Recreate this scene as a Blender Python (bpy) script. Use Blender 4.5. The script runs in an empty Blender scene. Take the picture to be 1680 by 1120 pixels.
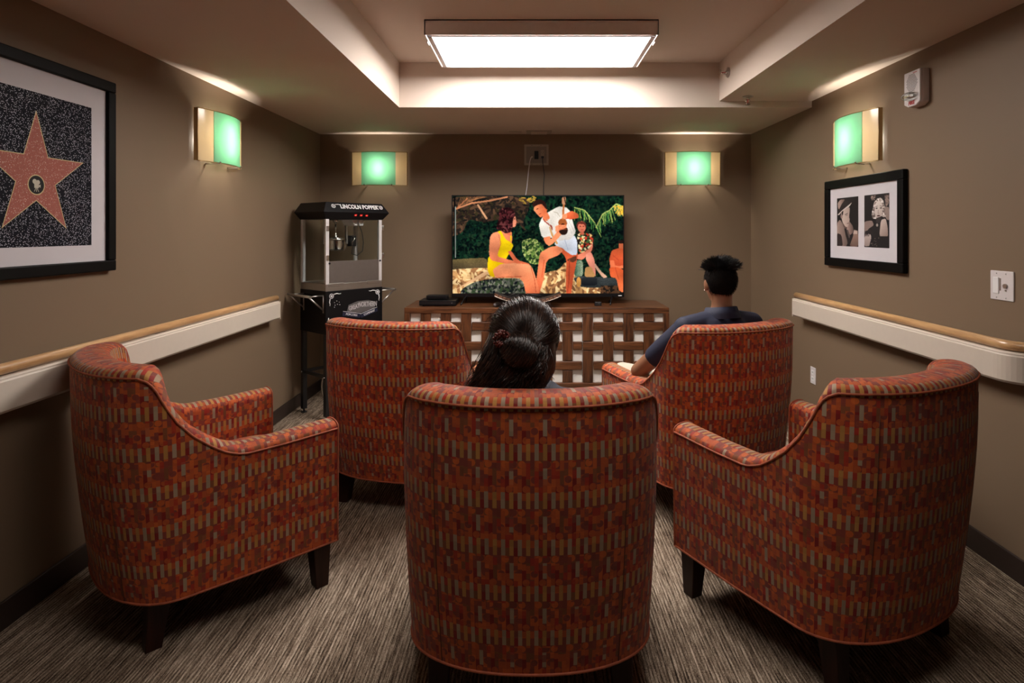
import bpy, bmesh, math, random
import numpy as np
from mathutils import Vector, Matrix
random.seed(7); rng = np.random.RandomState(11)
R = math.radians
scene = bpy.context.scene
col = scene.collection

# ---------------------------------------------------------------- camera
cam_d = bpy.data.cameras.new('camera'); cam = bpy.data.objects.new('camera', cam_d); col.objects.link(cam)
cam.location = (0, 0, 1.406); cam.rotation_euler = (R(90), 0, 0)
cam_d.sensor_width = 36; cam_d.lens = 960/1680*36
cam_d.shift_x = -30/1680; cam_d.shift_y = -180/1680
cam_d.clip_start = .02; cam_d.clip_end = 60
scene.camera = cam
# ---------------------------------------------------------------- world, exposure, light levels
w = bpy.data.worlds.new('world'); scene.world = w; w.use_nodes = True
w.node_tree.nodes['Background'].inputs[0].default_value = (.9, .8, .7, 1)
w.node_tree.nodes['Background'].inputs[1].default_value = 0.02
vs = scene.view_settings
vs.view_transform = 'Standard'; vs.look = 'None'; vs.gamma = 1; vs.use_curve_mapping = False
vs.exposure = 1.15
L_PANEL = 15.0       # ceiling fixture lens emission
L_ADDED_PANEL = 3.6       # added unseen fixture, brightens the chair tops and foreground floor
L_SCONCE = 9.0       # watts in each sconce
L_TV = 0.5

# ---------------------------------------------------------------- helpers
class MB:
    def __init__(s): s.v = []; s.f = []; s.m = []; s.uv = {}; s.sm = []
    def add(s, vs_, fs, m=0, smooth=False, uvs=None):
        o = len(s.v); s.v += [tuple(p) for p in vs_]
        for k, f in enumerate(fs):
            if uvs is not None: s.uv[len(s.f)] = uvs[k]
            s.f.append([o+i for i in f]); s.m.append(m); s.sm.append(smooth)
        return s
    def box(s, a, b, m=0, M=None):
        (x0, y0, z0), (x1, y1, z1) = a, b
        p = [(x0,y0,z0),(x1,y0,z0),(x1,y1,z0),(x0,y1,z0),(x0,y0,z1),(x1,y0,z1),(x1,y1,z1),(x0,y1,z1)]
        if M is not None: p = [tuple(M @ Vector(q)) for q in p]
        return s.add(p, [(0,3,2,1),(4,5,6,7),(0,1,5,4),(1,2,6,5),(2,3,7,6),(3,0,4,7)], m)
    def prism(s, poly, z0, z1, m=0, M=None, smooth=False):
        n = len(poly); p = [(x, y, z0) for x, y in poly] + [(x, y, z1) for x, y in poly]
        if M is not None: p = [tuple(M @ Vector(q)) for q in p]
        f = [tuple(range(n-1, -1, -1)), tuple(range(n, 2*n))]
        s.add(p, f, m)
        o = len(s.v)-2*n
        for i in range(n):
            j = (i+1) % n; s.f.append([o+i, o+j, o+n+j, o+n+i]); s.m.append(m); s.sm.append(smooth)
        return s
    def tube(s, pts, r, n=8, m=0, closed=False, caps=True, smooth=True):
        P = [Vector(p) for p in pts]; N = len(P)
        rr = r if hasattr(r, '__len__') else [r]*N
        T = []
        for i in range(N):
            a = P[(i-1) % N] if (closed or i > 0) else P[0]
            b = P[(i+1) % N] if (closed or i < N-1) else P[-1]
            t = b-a; T.append(t.normalized() if t.length > 1e-9 else Vector((0,0,1)))
        up = Vector((0,0,1)) if abs(T[0].z) < .9 else Vector((1,0,0))
        u = T[0].cross(up).normalized(); vsx = []
        for i in range(N):
            u = (u - T[i]*u.dot(T[i]))
            u = u.normalized() if u.length > 1e-6 else T[i].orthogonal().normalized()
            w_ = T[i].cross(u)
            for k in range(n):
                a = 2*math.pi*k/n; vsx.append(P[i] + (u*math.cos(a)+w_*math.sin(a))*rr[i])
        fs = []
        for i in range(N if closed else N-1):
            j = (i+1) % N
            for k in range(n):
                l = (k+1) % n; fs.append((i*n+k, i*n+l, j*n+l, j*n+k))
        s.add(vsx, fs, m, smooth)
        if caps and not closed:
            o = len(s.v)-N*n
            s.f.append([o+k for k in range(n-1, -1, -1)]); s.m.append(m); s.sm.append(False)
            s.f.append([o+(N-1)*n+k for k in range(n)]); s.m.append(m); s.sm.append(False)
        return s
    def ball(s, c, r, m=0, nu=20, nv=12, M=None):
        if not hasattr(r, '__len__'): r = (r, r, r)
        p = []; f = []
        for j in range(1, nv):
            t = math.pi*j/nv
            for i in range(nu):
                a = 2*math.pi*i/nu; p.append((math.sin(t)*math.cos(a)*r[0], math.sin(t)*math.sin(a)*r[1], math.cos(t)*r[2]))
        p.append((0,0,r[2])); p.append((0,0,-r[2])); T_, B_ = len(p)-2, len(p)-1
        for j in range(nv-2):
            for i in range(nu):
                k = (i+1) % nu; f.append((j*nu+i, (j+1)*nu+i, (j+1)*nu+k, j*nu+k))
        for i in range(nu):
            k = (i+1) % nu; f.append((T_, i, k)); f.append((B_, (nv-2)*nu+k, (nv-2)*nu+i))
        Q = [Vector(q) for q in p]
        if M is not None: Q = [M @ q for q in Q]
        return s.add([q+Vector(c) for q in Q], f, m, True)
    def cyl(s, a, b, r, n=20, m=0, r2=None): return s.tube([a, b], [r, r if r2 is None else r2], n, m)
    def merge(s, o, m=None):
        b = len(s.v); s.v += o.v
        for k, f in enumerate(o.f):
            if k in o.uv: s.uv[len(s.f)] = o.uv[k]
            s.f.append([b+i for i in f]); s.m.append(o.m[k] if m is None else m); s.sm.append(o.sm[k])
        return s
    def mesh(s, name):
        me = bpy.data.meshes.new(name); me.from_pydata(s.v, [], s.f); me.update()
        me.polygons.foreach_set('material_index', s.m); me.polygons.foreach_set('use_smooth', s.sm)
        if s.uv:
            L = me.uv_layers.new(name='UVMap')
            for p in me.polygons:
                if p.index in s.uv:
                    for li, uv in zip(p.loop_indices, s.uv[p.index]): L.data[li].uv = uv
        return me
    def build(s, name, mat, parent=None, bevel=0, seg=2, fix=True, loc=None, rz=None):
        me = s.mesh(name)
        if fix:
            bm = bmesh.new(); bm.from_mesh(me); bmesh.ops.recalc_face_normals(bm, faces=bm.faces); bm.to_mesh(me); bm.free()
        for m_ in (mat if isinstance(mat, (list, tuple)) else [mat]): me.materials.append(m_)
        o = bpy.data.objects.new(name, me); col.objects.link(o)
        if parent is not None: o.parent = parent
        if loc is not None: o.location = loc
        if rz is not None: o.rotation_euler = (0, 0, rz)
        if bevel:
            b = o.modifiers.new('bevel', 'BEVEL'); b.width = bevel; b.segments = seg; b.limit_method = 'ANGLE'; b.angle_limit = R(40)
            b.harden_normals = False
        return o

def tag(o, label=None, cat=None, group=None, kind=None):
    if label: o['label'] = label
    if cat: o['category'] = cat
    if group: o['group'] = group
    if kind: o['kind'] = kind
    return o
def empty(name, loc=(0,0,0), rz=0):
    o = bpy.data.objects.new(name, None); col.objects.link(o); o.location = loc; o.rotation_euler = (0,0,rz); o.empty_display_size = .1
    return o
def struct(mb, name, mat, **k): return tag(mb.build(name, mat, **k), kind='structure')
def copy_tree(o, parent=None):
    c = o.copy(); col.objects.link(c)
    if parent is not None: c.parent = parent
    for ch in [x for x in bpy.data.objects if x.parent == o]: copy_tree(ch, c)
    return c
def text_mb(txt, size, M, m=0, depth=.0006, sx=1.0, bold=0.0):
    cu = bpy.data.curves.new('t', 'FONT'); cu.body = txt; cu.size = size; cu.align_x = 'CENTER'; cu.align_y = 'CENTER'
    cu.extrude = depth; cu.offset = bold; cu.resolution_u = 2
    o = bpy.data.objects.new('t', cu); col.objects.link(o)
    me = bpy.data.meshes.new_from_object(o.evaluated_get(bpy.context.evaluated_depsgraph_get()))
    mb = MB(); mb.add([M @ Vector((v.co.x*sx, v.co.y, v.co.z)) for v in me.vertices], [tuple(p.vertices) for p in me.polygons], m)
    bpy.data.objects.remove(o); bpy.data.curves.remove(cu); bpy.data.meshes.remove(me)
    return mb
def remesh(mb, voxel, smooth=4):
    me = mb.mesh('tmp'); o = bpy.data.objects.new('tmp', me); col.objects.link(o)
    r = o.modifiers.new('r', 'REMESH'); r.mode = 'VOXEL'; r.voxel_size = voxel
    s = o.modifiers.new('s', 'SMOOTH'); s.iterations = smooth; s.factor = .5
    m2 = bpy.data.meshes.new_from_object(o.evaluated_get(bpy.context.evaluated_depsgraph_get()))
    out = MB(); out.add([tuple(v.co) for v in m2.vertices], [tuple(p.vertices) for p in m2.polygons], 0, True)
    bpy.data.objects.remove(o); bpy.data.meshes.remove(me); bpy.data.meshes.remove(m2)
    return out
def limb(mb, pts, rad, n=16, sub=6):
    """tapered smooth closed limb through joints"""
    P = [np.array(p, float) for p in pts]; Q = []; rr = []
    N = len(P)
    for i in range(N-1):
        p0 = P[max(i-1, 0)]; p1 = P[i]; p2 = P[i+1]; p3 = P[min(i+2, N-1)]
        for k in range(sub):
            t = k/sub
            Q.append(.5*((2*p1)+(-p0+p2)*t+(2*p0-5*p1+4*p2-p3)*t*t+(-p0+3*p1-3*p2+p3)*t**3)); rr.append(rad[i]*(1-t)+rad[i+1]*t)
    Q.append(P[-1]); rr.append(rad[-1])
    mb.tube(Q, rr, n); mb.ball(P[0], rad[0]); mb.ball(P[-1], rad[-1])
    return mb

# ---------------------------------------------------------------- node helpers
def lin(c): return tuple(((x/255)/12.92 if x/255 <= .04045 else ((x/255+.055)/1.055)**2.4) for x in c)
class NT:
    def __init__(s, name):
        s.mat = bpy.data.materials.new(name); s.mat.use_nodes = True; s.t = s.mat.node_tree; s.b = s.t.nodes['Principled BSDF']
    def n(s, typ, **k):
        x = s.t.nodes.new(typ)
        for a, b in k.items(): setattr(x, a, b)
        return x
    def set(s, inp, v):
        if hasattr(v, 'is_output') or isinstance(v, bpy.types.NodeSocket): s.t.links.new(v, inp)
        elif v is not None: inp.default_value = v
    def math(s, op, a, b=None, c=None):
        x = s.n('ShaderNodeMath', operation=op); s.set(x.inputs[0], a); s.set(x.inputs[1], b)
        if c is not None: s.set(x.inputs[2], c)
        return x.outputs[0]
    def mix(s, f, a, b, mode='MIX'):
        x = s.n('ShaderNodeMix', data_type='RGBA', blend_type=mode); s.set(x.inputs[0], f); s.set(x.inputs[6], a); s.set(x.inputs[7], b); return x.outputs[2]
    def ramp(s, f, stops, interp='LINEAR'):
        x = s.n('ShaderNodeValToRGB'); x.color_ramp.interpolation = interp; e = x.color_ramp.elements
        while len(e) < len(stops): e.new(1)
        for k, (p, c) in enumerate(stops): e[k].position = p; e[k].color = (*c[:3], 1)
        s.set(x.inputs[0], f); return x.outputs[0]
    def noise(s, vec, scale, detail=2, rough=.5):
        x = s.n('ShaderNodeTexNoise'); s.set(x.inputs['Vector'], vec); x.inputs['Scale'].default_value = scale
        x.inputs['Detail'].default_value = detail; x.inputs['Roughness'].default_value = rough; return x.outputs[0]
    def map(s, vec, scale=(1,1,1), loc=(0,0,0), rot=(0,0,0)):
        x = s.n('ShaderNodeMapping'); s.set(x.inputs[0], vec); x.inputs['Scale'].default_value = scale; x.inputs['Location'].default_value = loc; x.inputs['Rotation'].default_value = rot
        return x.outputs[0]
    def bump(s, h, strength=.3, dist=.001):
        x = s.n('ShaderNodeBump'); x.inputs['Strength'].default_value = strength; x.inputs['Distance'].default_value = dist
        s.set(x.inputs['Height'], h); s.t.links.new(x.outputs[0], s.b.inputs['Normal'])
    def coord(s, k='Object'): return s.n('ShaderNodeTexCoord').outputs[k]
    def geo(s, k='Position'): return s.n('ShaderNodeNewGeometry').outputs[k]
    def p(s, **k):
        for a, v in k.items():
            i = s.b.inputs[a.replace('_', ' ')]
            if isinstance(v, tuple) and len(v) == 3: v = (*v, 1)
            s.set(i, v)
        return s.mat
def plain(name, c, rough=.5, metal=0, noise=.06, scale=40, bump=0, **k):
    t = NT(name); nz = t.noise(t.coord(), scale, 3)
    cc = t.mix(nz, tuple(x*(1-noise) for x in c)+(1,), tuple(min(1, x*(1+noise)) for x in c)+(1,))
    t.p(Base_Color=cc, Roughness=rough, Metallic=metal, **k)
    if bump: t.bump(nz, bump)
    return t.mat

def paint(name, c, rough=.6, b=.05, spec=.3):
    t = NT(name); g = t.geo(); a = t.noise(g, 1.3, 2); h = t.noise(g, 260, 2)
    cc = t.mix(a, tuple(x*.97 for x in c)+(1,), tuple(x*1.03 for x in c)+(1,))
    t.p(Base_Color=cc, Roughness=rough); t.b.inputs['Specular IOR Level'].default_value = spec
    t.bump(h, b, .0008); return t.mat
M_wall = paint('taupe_wall_paint', (.215, .150, .096), .55)
M_ceil = paint('warm_white_ceiling_paint', (.64, .545, .47), .8, .25)
def wood(name, c0, c1, axis='X', rough=.4, sc=1.0, coat=.0):
    t = NT(name); s_ = {'X': (1.2, 14, 14), 'Y': (14, 1.2, 14), 'Z': (14, 14, 1.2)}[axis]
    v = t.map(t.coord(), tuple(x*sc for x in s_)); a = t.noise(v, 3, 5, .65); b_ = t.noise(v, 11, 3, .6)
    f = t.math('ADD', t.math('MULTIPLY', a, .75), t.math('MULTIPLY', b_, .25))
    t.p(Base_Color=t.ramp(f, [(.36, c0), (.5, tuple((x+y)/2 for x, y in zip(c0, c1))), (.66, c1)]), Roughness=rough, Coat_Weight=coat)
    t.b.inputs['Coat Roughness'].default_value = .15
    t.bump(f, .15, .001); return t.mat
M_oak = wood('honey_oak', (.42, .22, .09), (.68, .42, .20), 'Y', .3, 1.0, .3)
M_rose = wood('dark_red_brown_wood', (.028, .010, .005), (.20, .075, .028), 'X', .35, 1.0, .2)
M_rosev = wood('dark_red_brown_wood_upright', (.026, .009, .005), (.18, .068, .026), 'Z', .35, 1.0, .2)
M_leg = wood('espresso_wood', (.013, .004, .0025), (.038, .011, .006), 'Z', .45)
M_leg.node_tree.nodes['Principled BSDF'].inputs['Specular IOR Level'].default_value = .25
M_cream = plain('cream_vinyl', (.66, .58, .49), .45, noise=.03)
M_whitepl = plain('white_plastic', (.72, .68, .68), .4, noise=.02)
M_beigepl = plain('beige_plastic', (.42, .36, .29), .5, noise=.04)
M_black = plain('black_gloss', (.004, .004, .005), .4)
M_black.node_tree.nodes['Principled BSDF'].inputs['Specular IOR Level'].default_value = .3
M_blackm = plain('black_satin', (.009, .009, .010), .4)
M_dark = plain('dark_void', (.01, .009, .008), .8)
M_baseb = plain('dark_brown_base', (.035, .022, .017), .45)
M_chrome = plain('polished_steel', (.75, .73, .72), .16, 1)
M_steel = plain('brushed_steel', (.55, .53, .51), .35, 1)
M_alu = plain('white_aluminium', (.72, .70, .70), .35, .3)
M_mat = plain('mat_board', (.66, .63, .66), .8, noise=.02)
M_fixture = plain('white_enamel', (.84, .78, .75), .4)
M_white = plain('white_ink', (.85, .85, .85), .5, noise=.02)
M_red = plain('red_ink', (.45, .02, .02), .4)
M_panel = plain('white_lacquer_panel', (.86, .83, .78), .4, noise=.03)
M_navy = plain('navy_knit', (.007, .010, .034), .75, noise=.3, scale=300, bump=.3)
M_khaki = plain('pale_khaki', (.52, .47, .38), .8, noise=.06, scale=200, bump=.2)
M_skin = plain('brown_skin', (.26, .115, .06), .5, noise=.12, scale=18)
M_skin.node_tree.nodes['Principled BSDF'].inputs['Subsurface Weight'].default_value = .12
M_skin.node_tree.nodes['Principled BSDF'].inputs['Subsurface Scale'].default_value = .01
def hairmat(name, c, c2, rough=.32, spec=.65):
    t = NT(name); nz = t.noise(t.coord(), 35, 2)
    t.p(Base_Color=t.ramp(nz, [(.35, c), (.7, c2)]), Roughness=rough)
    t.b.inputs['Specular IOR Level'].default_value = spec
    return t.mat
M_hairw = hairmat('dark_brown_hair', (.010, .005, .004), (.035, .017, .012))
M_hairm = hairmat('black_hair', (.002, .002, .002), (.006, .0055, .0055), .4, .4)
M_hairw2 = hairmat('mid_brown_hair', (.028, .012, .007), (.085, .038, .022), .26, .9)
M_hairw3 = hairmat('glossy_dark_hair', (.010, .006, .006), (.030, .020, .018), .22, 1.0)
M_fade = hairmat('short_faded_hair', (.004, .0032, .0028), (.009, .0065, .005), .9, .12)
def emis(name, c, s):
    t = NT(name); e = t.n('ShaderNodeEmission'); e.inputs[0].default_value = (*c, 1); e.inputs[1].default_value = s
    t.t.links.new(e.outputs[0], t.t.nodes['Material Output'].inputs[0]); return t.mat
M_panel_l = emis('lit_diffuser', (1, .93, .88), L_PANEL)
M_added_panel = emis('added_lit_diffuser', (1, .90, .82), L_ADDED_PANEL)
M_led = emis('red_rocker_lamp', (1, .06, .04), 1.5)
M_bulb = emis('lit_bulb', (1, .9, .75), 9)
def glass(name, tint=(1,1,1), fac=.12, rough=.02):
    t = NT(name); tr = t.n('ShaderNodeBsdfTransparent'); tr.inputs[0].default_value = (*tint, 1)
    g = t.n('ShaderNodeBsdfGlossy'); g.inputs['Roughness'].default_value = rough; g.inputs[0].default_value = (.9,.9,.9,1)
    lw = t.n('ShaderNodeLayerWeight'); lw.inputs[0].default_value = fac
    mx = t.n('ShaderNodeMixShader'); t.t.links.new(lw.outputs['Fresnel'], mx.inputs[0]); t.t.links.new(tr.outputs[0], mx.inputs[1]); t.t.links.new(g.outputs[0], mx.inputs[2])
    t.t.links.new(mx.outputs[0], t.t.nodes['Material Output'].inputs[0]); return t.mat
M_glass = glass('clear_glass', (.93, .95, .94), .12)
M_picglass = glass('picture_glass', (.98, .98, .98), .03)
def shade(name, c, tr):
    t = NT(name); a = t.n('ShaderNodeBsdfTranslucent'); a.inputs[0].default_value = (*c, 1)
    d = t.n('ShaderNodeBsdfDiffuse'); d.inputs[0].default_value = (*c, 1)
    g = t.n('ShaderNodeBsdfGlossy'); g.inputs['Roughness'].default_value = .12
    m1 = t.n('ShaderNodeMixShader'); m1.inputs[0].default_value = tr; t.t.links.new(d.outputs[0], m1.inputs[1]); t.t.links.new(a.outputs[0], m1.inputs[2])
    m2 = t.n('ShaderNodeMixShader'); m2.inputs[0].default_value = .05; t.t.links.new(m1.outputs[0], m2.inputs[1]); t.t.links.new(g.outputs[0], m2.inputs[2])
    t.t.links.new(m2.outputs[0], t.t.nodes['Material Output'].inputs[0]); return t.mat
M_shade = shade('cream_frosted_glass', (.84, .74, .55), .62)
M_green = shade('sea_green_glass', (.34, .60, .45), .8)

def carpet():
    t = NT('striped_carpet'); g = t.geo()
    a = t.noise(t.map(g, (75, 3.2, 1)), 1.0, 4, .65); b_ = t.noise(t.map(g, (210, 16, 1), (3, 7, 0)), 1.0, 3, .7)
    c_ = t.noise(t.map(g, (340, 170, 1)), 1.0, 2, .6); d = t.noise(t.map(g, (4, .6, 1)), 1.0, 2)
    f = t.math('ADD', t.math('MULTIPLY', a, .34), t.math('MULTIPLY', b_, .36)); f = t.math('ADD', f, t.math('MULTIPLY', c_, .28)); f = t.math('ADD', f, t.math('MULTIPLY', d, .10))
    sx = t.n('ShaderNodeSeparateXYZ'); t.set(sx.inputs[0], g)
    rib = t.math('ABSOLUTE', t.math('SINE', t.math('ADD', t.math('MULTIPLY', sx.outputs[0], 255), t.math('MULTIPLY', d, 9))))
    f2 = t.math('ADD', f, t.math('MULTIPLY', t.math('SUBTRACT', rib, .6), .085))
    t.p(Base_Color=t.ramp(f2, [(.44, lin((46,36,29))), (.51, lin((108,92,77))), (.57, lin((150,134,116))), (.65, lin((206,188,168)))]), Roughness=.95)
    t.b.inputs['Specular IOR Level'].default_value = .1
    t.bump(t.math('ADD', f2, t.math('MULTIPLY', rib, .3)), .8, .006); return t.mat
M_carpet = carpet()

def fabric():
    t = NT('patchwork_upholstery'); uv = t.n('ShaderNodeUVMap').outputs[0]
    s = t.n('ShaderNodeSeparateXYZ'); t.set(s.inputs[0], uv); U, V = s.outputs[0], s.outputs[1]
    CW, PH = .0113, .132
    gold, grey, rust, oran, red, dred, plum, brn = [lin(c) for c in ((186,132,66),(168,144,118),(186,84,36),(204,96,38),(170,46,26),(138,28,22),(136,60,46),(136,76,42))]
    ci = t.math('FLOOR', t.math('DIVIDE', U, CW)); c8 = t.math('ADD', t.math('DIVIDE', t.math('MODULO', t.math('ADD', ci, 8000), 8), 8), .03)
    par = t.math('MODULO', t.math('ADD', ci, 8000), 2)
    v = t.math('ADD', t.math('DIVIDE', V, PH), 50); vf = t.math('SUBTRACT', v, t.math('FLOOR', v))
    vs_ = t.math('ADD', vf, t.math('MULTIPLY', par, .02)); vs_ = t.math('SUBTRACT', vs_, t.math('FLOOR', vs_))
    def rp(cs): return t.ramp(c8, [(k/8, c) for k, c in enumerate(cs)], 'CONSTANT')
    rows = [(0, rp([gold, plum, grey, dred, gold, brn, grey, plum])),
            (.19, rp([gold, rust, grey, plum, gold, red, grey, rust])),
            (.345, rp([plum, dred, rust, oran, plum, dred, oran, plum])),
            (.50, rp([brn, dred, plum, rust, grey, dred, oran, rust])),
            (.70, rp([brn, rust, oran, plum, grey, plum, rust, brn])),
            (.84, rp([plum, plum, brn, rust, plum, brn, rust, plum]))]
    c = rows[0][1]
    for th, rc in rows[1:]: c = t.mix(t.math('GREATER_THAN', vs_, th), c, rc)
    # discs on every fourth stripe
    def disc(off, vc, colr, c):
        x = t.math('SUBTRACT', t.math('FRACT', t.math('ADD', t.math('DIVIDE', U, CW*4), 100+off)), .5); x = t.math('MULTIPLY', x, CW*4)
        y = t.math('MULTIPLY', t.math('SUBTRACT', vf, vc), PH)
        d = t.math('SQRT', t.math('ADD', t.math('MULTIPLY', x, x), t.math('MULTIPLY', y, y)))
        return t.mix(t.math('LESS_THAN', d, .0098), c, (*colr, 1))
    c = disc(.0, .92, oran, c); c = disc(.5, .92, plum, c); c = disc(.25, .41, rust, c); c = disc(.75, .60, plum, c)
    cv = t.n('ShaderNodeCombineXYZ'); t.set(cv.inputs[0], ci); t.set(cv.inputs[1], t.math('FLOOR', t.math('MULTIPLY', v, 5)))
    wn = t.n('ShaderNodeTexWhiteNoise', noise_dimensions='2D'); t.set(wn.inputs[0], cv.outputs[0])
    c = t.mix(.22, c, t.mix(wn.outputs[0], (.25,.25,.25,1), (1.3,1.3,1.3,1)), 'MULTIPLY')
    cv2 = t.n('ShaderNodeCombineXYZ'); t.set(cv2.inputs[0], t.math('ADD', t.math('FLOOR', t.math('DIVIDE', U, CW)), 17.5)); t.set(cv2.inputs[1], t.math('FLOOR', t.math('ADD', t.math('MULTIPLY', v, 6), .3)))
    w2 = t.n('ShaderNodeTexWhiteNoise', noise_dimensions='2D'); t.set(w2.inputs[0], cv2.outputs[0])
    swap = t.math('MULTIPLY', t.math('GREATER_THAN', w2.outputs[0], .66), t.math('GREATER_THAN', vs_, .345))
    c = t.mix(t.math('MULTIPLY', swap, .85), c, t.ramp(w2.outputs[0], [(0, rust), (.74, red), (.82, plum), (.89, rust), (.95, oran)], 'CONSTANT'))
    wv = t.noise(t.map(uv, (1400, 1400, 1)), 1.0, 1); c = t.mix(.35, c, t.ramp(wv, [(.35, (.35,.35,.35)), (.65, (1.25,1.25,1.25))]), 'MULTIPLY')
    t.p(Base_Color=c, Roughness=.72, Sheen_Weight=.15); t.b.inputs['Specular IOR Level'].default_value = .3
    t.bump(wv, .35, .0006); return t.mat
M_fab = fabric()
M_pipe = plain('rust_piping', (.36, .085, .035), .7, noise=.55, scale=45)

# ================================================================ room shell
WL, WR, YB, CZ = -1.87, 1.963, 5.205, 2.273
YC = 2.325      # outside corner at the right
X2, Y0 = 4.2, -2.4
struct(MB().box((WL-.2, Y0-.2, -.1), (X2+.2, YB+.2, 0)), 'floor', M_carpet)
struct(MB().box((WL-.15, Y0-.15, 0), (WL, YB+.15, 2.75)), 'wall_left', M_wall)
struct(MB().box((WL, YB, 0), (X2+.15, YB+.15, 2.75)), 'wall_back', M_wall)
struct(MB().box((WR, YC, 0), (X2+.15, YB, 2.75)), 'wall_right', M_wall)
struct(MB().box((WL-.15, Y0-.15, 0), (X2+.15, Y0, 2.75)), 'wall_front', M_wall)
struct(MB().box((X2, Y0, 0), (X2+.15, YC, 2.75)), 'wall_rear_right', M_wall)
TX0, TX1, TY0, TY1 = -.914, 1.318, -1.3, 4.08
c = MB(); c.box((WL-.15, Y0-.15, 2.584), (X2+.15, YB+.15, 2.75))
c.box((WL, Y0, CZ), (TX0, YB, 2.60)).box((TX0, TY1, CZ), (WR, YB, 2.60)).box((TX0, Y0, CZ), (X2, TY0, 2.60))
c.box((TX1, TY0, 2.316), (WR, TY1, 2.60)).box((WR, TY0, 2.316), (X2, YC, 2.60))
struct(c, 'ceiling', M_ceil)
struct(MB().box((WL, Y0, 0), (WL+.012, YB, .10)), 'baseboard_left', M_baseb, bevel=.003)
struct(MB().box((WL+.012, YB-.012, 0), (WR-.012, YB, .10)), 'baseboard_back', M_baseb, bevel=.003)
b = MB().box((WR-.012, YC-.012, 0), (WR, YB, .10)); b.box((WR, YC-.012, 0), (X2, YC, .10)); struct(b, 'baseboard_right', M_baseb, bevel=.003)

# ---------------------------------------------------------------- handrails with cream crash boards
def rail(name, path, zoff, label, rail_y_end):
    """path: list of (x,y, nx,ny) running along the wall; n points into the room"""
    t = empty(name, (path[0][0], path[0][1], 0)); o = Vector(t.location)
    def off(d, z): return [Vector((x+nx*d, y+ny*d, z))-o for x, y, nx, ny in path]
    # board: rounded profile d from .012 to .09, z .79 .. .91
    prof = [(.02,.79),(.084,.79),(.092,.80),(.092,.898),(.088,.903),(.088,.908),(.082,.913),(.06,.913),(.06,.905),(.02,.905)]
    m = MB(); rings = [[Vector((x+nx*d, y+ny*d, z+zoff))-o for d, z in prof] for x, y, nx, ny in path]
    n = len(prof)
    m.add([q for r_ in rings for q in r_], [(i*n+k, i*n+(k+1) % n, (i+1)*n+(k+1) % n, (i+1)*n+k) for i in range(len(path)-1) for k in range(n)] + [tuple(range(n)), tuple((len(path)-1)*n+k for k in range(n))])
    m.build('crash_board', M_cream, t)
    m = MB(); m.tube(off(.062, .936+zoff), .0195, 16); m.build('wooden_grip', M_oak, t)
    x, y, nx, ny = path[0]
    m = MB(); m.box((-.001, -.006, .785+zoff), (nx*.094, .0, .912+zoff)); m.build('end_cap', M_cream, t, bevel=.002)
    L = 0
    for i in range(1, len(path)-1):
        a, b_ = path[i-1], path[i]
        L += math.hypot(a[0]-b_[0], a[1]-b_[1])
        if L > .8 or i == 1:
            L = 0; p = Vector((b_[0], b_[1], 0))-o; m = MB()
            m.box((min(p.x, p.x+b_[2]*.055), p.y-.02, .80+zoff), (max(p.x, p.x+b_[2]*.055), p.y+.02, .925+zoff)); m.build('bracket', M_steel, t)
    tag(t, label, 'handrail')
yy = np.linspace(4.165, -.5, 12)
rail('handrail', [(WL, y, 1, 0) for y in yy], 0, 'straight oak handrail over a cream crash board, under the framed star picture', 0)
pth = [(WR, y, -1, 0) for y in np.linspace(4.18, YC+.03, 8)]
for k in range(0, 13):
    a = math.pi/2*k/12; pth.append((WR, YC, -math.cos(a), -math.sin(a)))
# give the corner its own radius
pth = [(WR, y, -1, 0) for y in np.linspace(4.18, YC+.06, 8)] + [(WR+.04-.04*math.cos(math.pi/2*k/12)-0.0, YC+.04-.04*math.sin(math.pi/2*k/12), -math.cos(math.pi/2*k/12), -math.sin(math.pi/2*k/12)) for k in range(13)] + [(x, YC, 0, -1) for x in np.linspace(WR+.1, 3.4, 4)]
rail('handrail', pth, .018, 'oak handrail over a cream crash board, bending round a corner below the light switch', 0)

# ================================================================ ceiling fixture
def fixture(loc, label, mat, wx=.6515, wy=.32, hz=.085):
    t = empty('ceiling_light', loc)
    m = MB(); fr = .028
    m.box((-wx,-wy,-hz),(wx,-wy+.006,0)).box((-wx,wy-.006,-hz),(wx,wy,0)).box((-wx,-wy,-hz),(-wx+.006,wy,0)).box((wx-.006,-wy,-hz),(wx,wy,0)).box((-wx,-wy,-.006),(wx,wy,0))
    m.build('housing', M_fixture, t)
    m = MB(); z0, z1 = -hz-.006, -hz+.004
    m.box((-wx+.012,-wy+.008,z0),(wx-.012,-wy+.008+fr*.5,z1)).box((-wx+.012,wy-.008-fr*.5,z0),(wx-.012,wy-.008,z1))
    m.box((-wx+.012,-wy+.008,z0),(-wx+.012+fr,wy-.008,z1)).box((wx-.012-fr,-wy+.008,z0),(wx-.012,wy-.008,z1))
    m.build('door_frame', M_whitepl, t, bevel=.002)
    m = MB(); m.box((-wx+.03,-wy+.018,-hz+.0),(wx-.03,wy-.018,-hz+.004)); m.build('diffuser', mat, t)
    for sx in (-1, 1): m = MB(); m.box((sx*(wx+.001)-.003, -wy+.10, -hz-.012), (sx*(wx+.001)+.003, -wy+.16, -hz+.01)); m.build('latch', M_steel, t)
    tag(t, label, 'ceiling light')
fixture((.062, 3.568, 2.584), 'large rectangular white ceiling light glowing in the recessed tray', M_panel_l)
fixture((.062, 1.15, 2.584), 'added second rectangular ceiling light, out of view in the tray behind the armchairs', M_added_panel)  # added out of view for extra light on chairs and near floor

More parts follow.
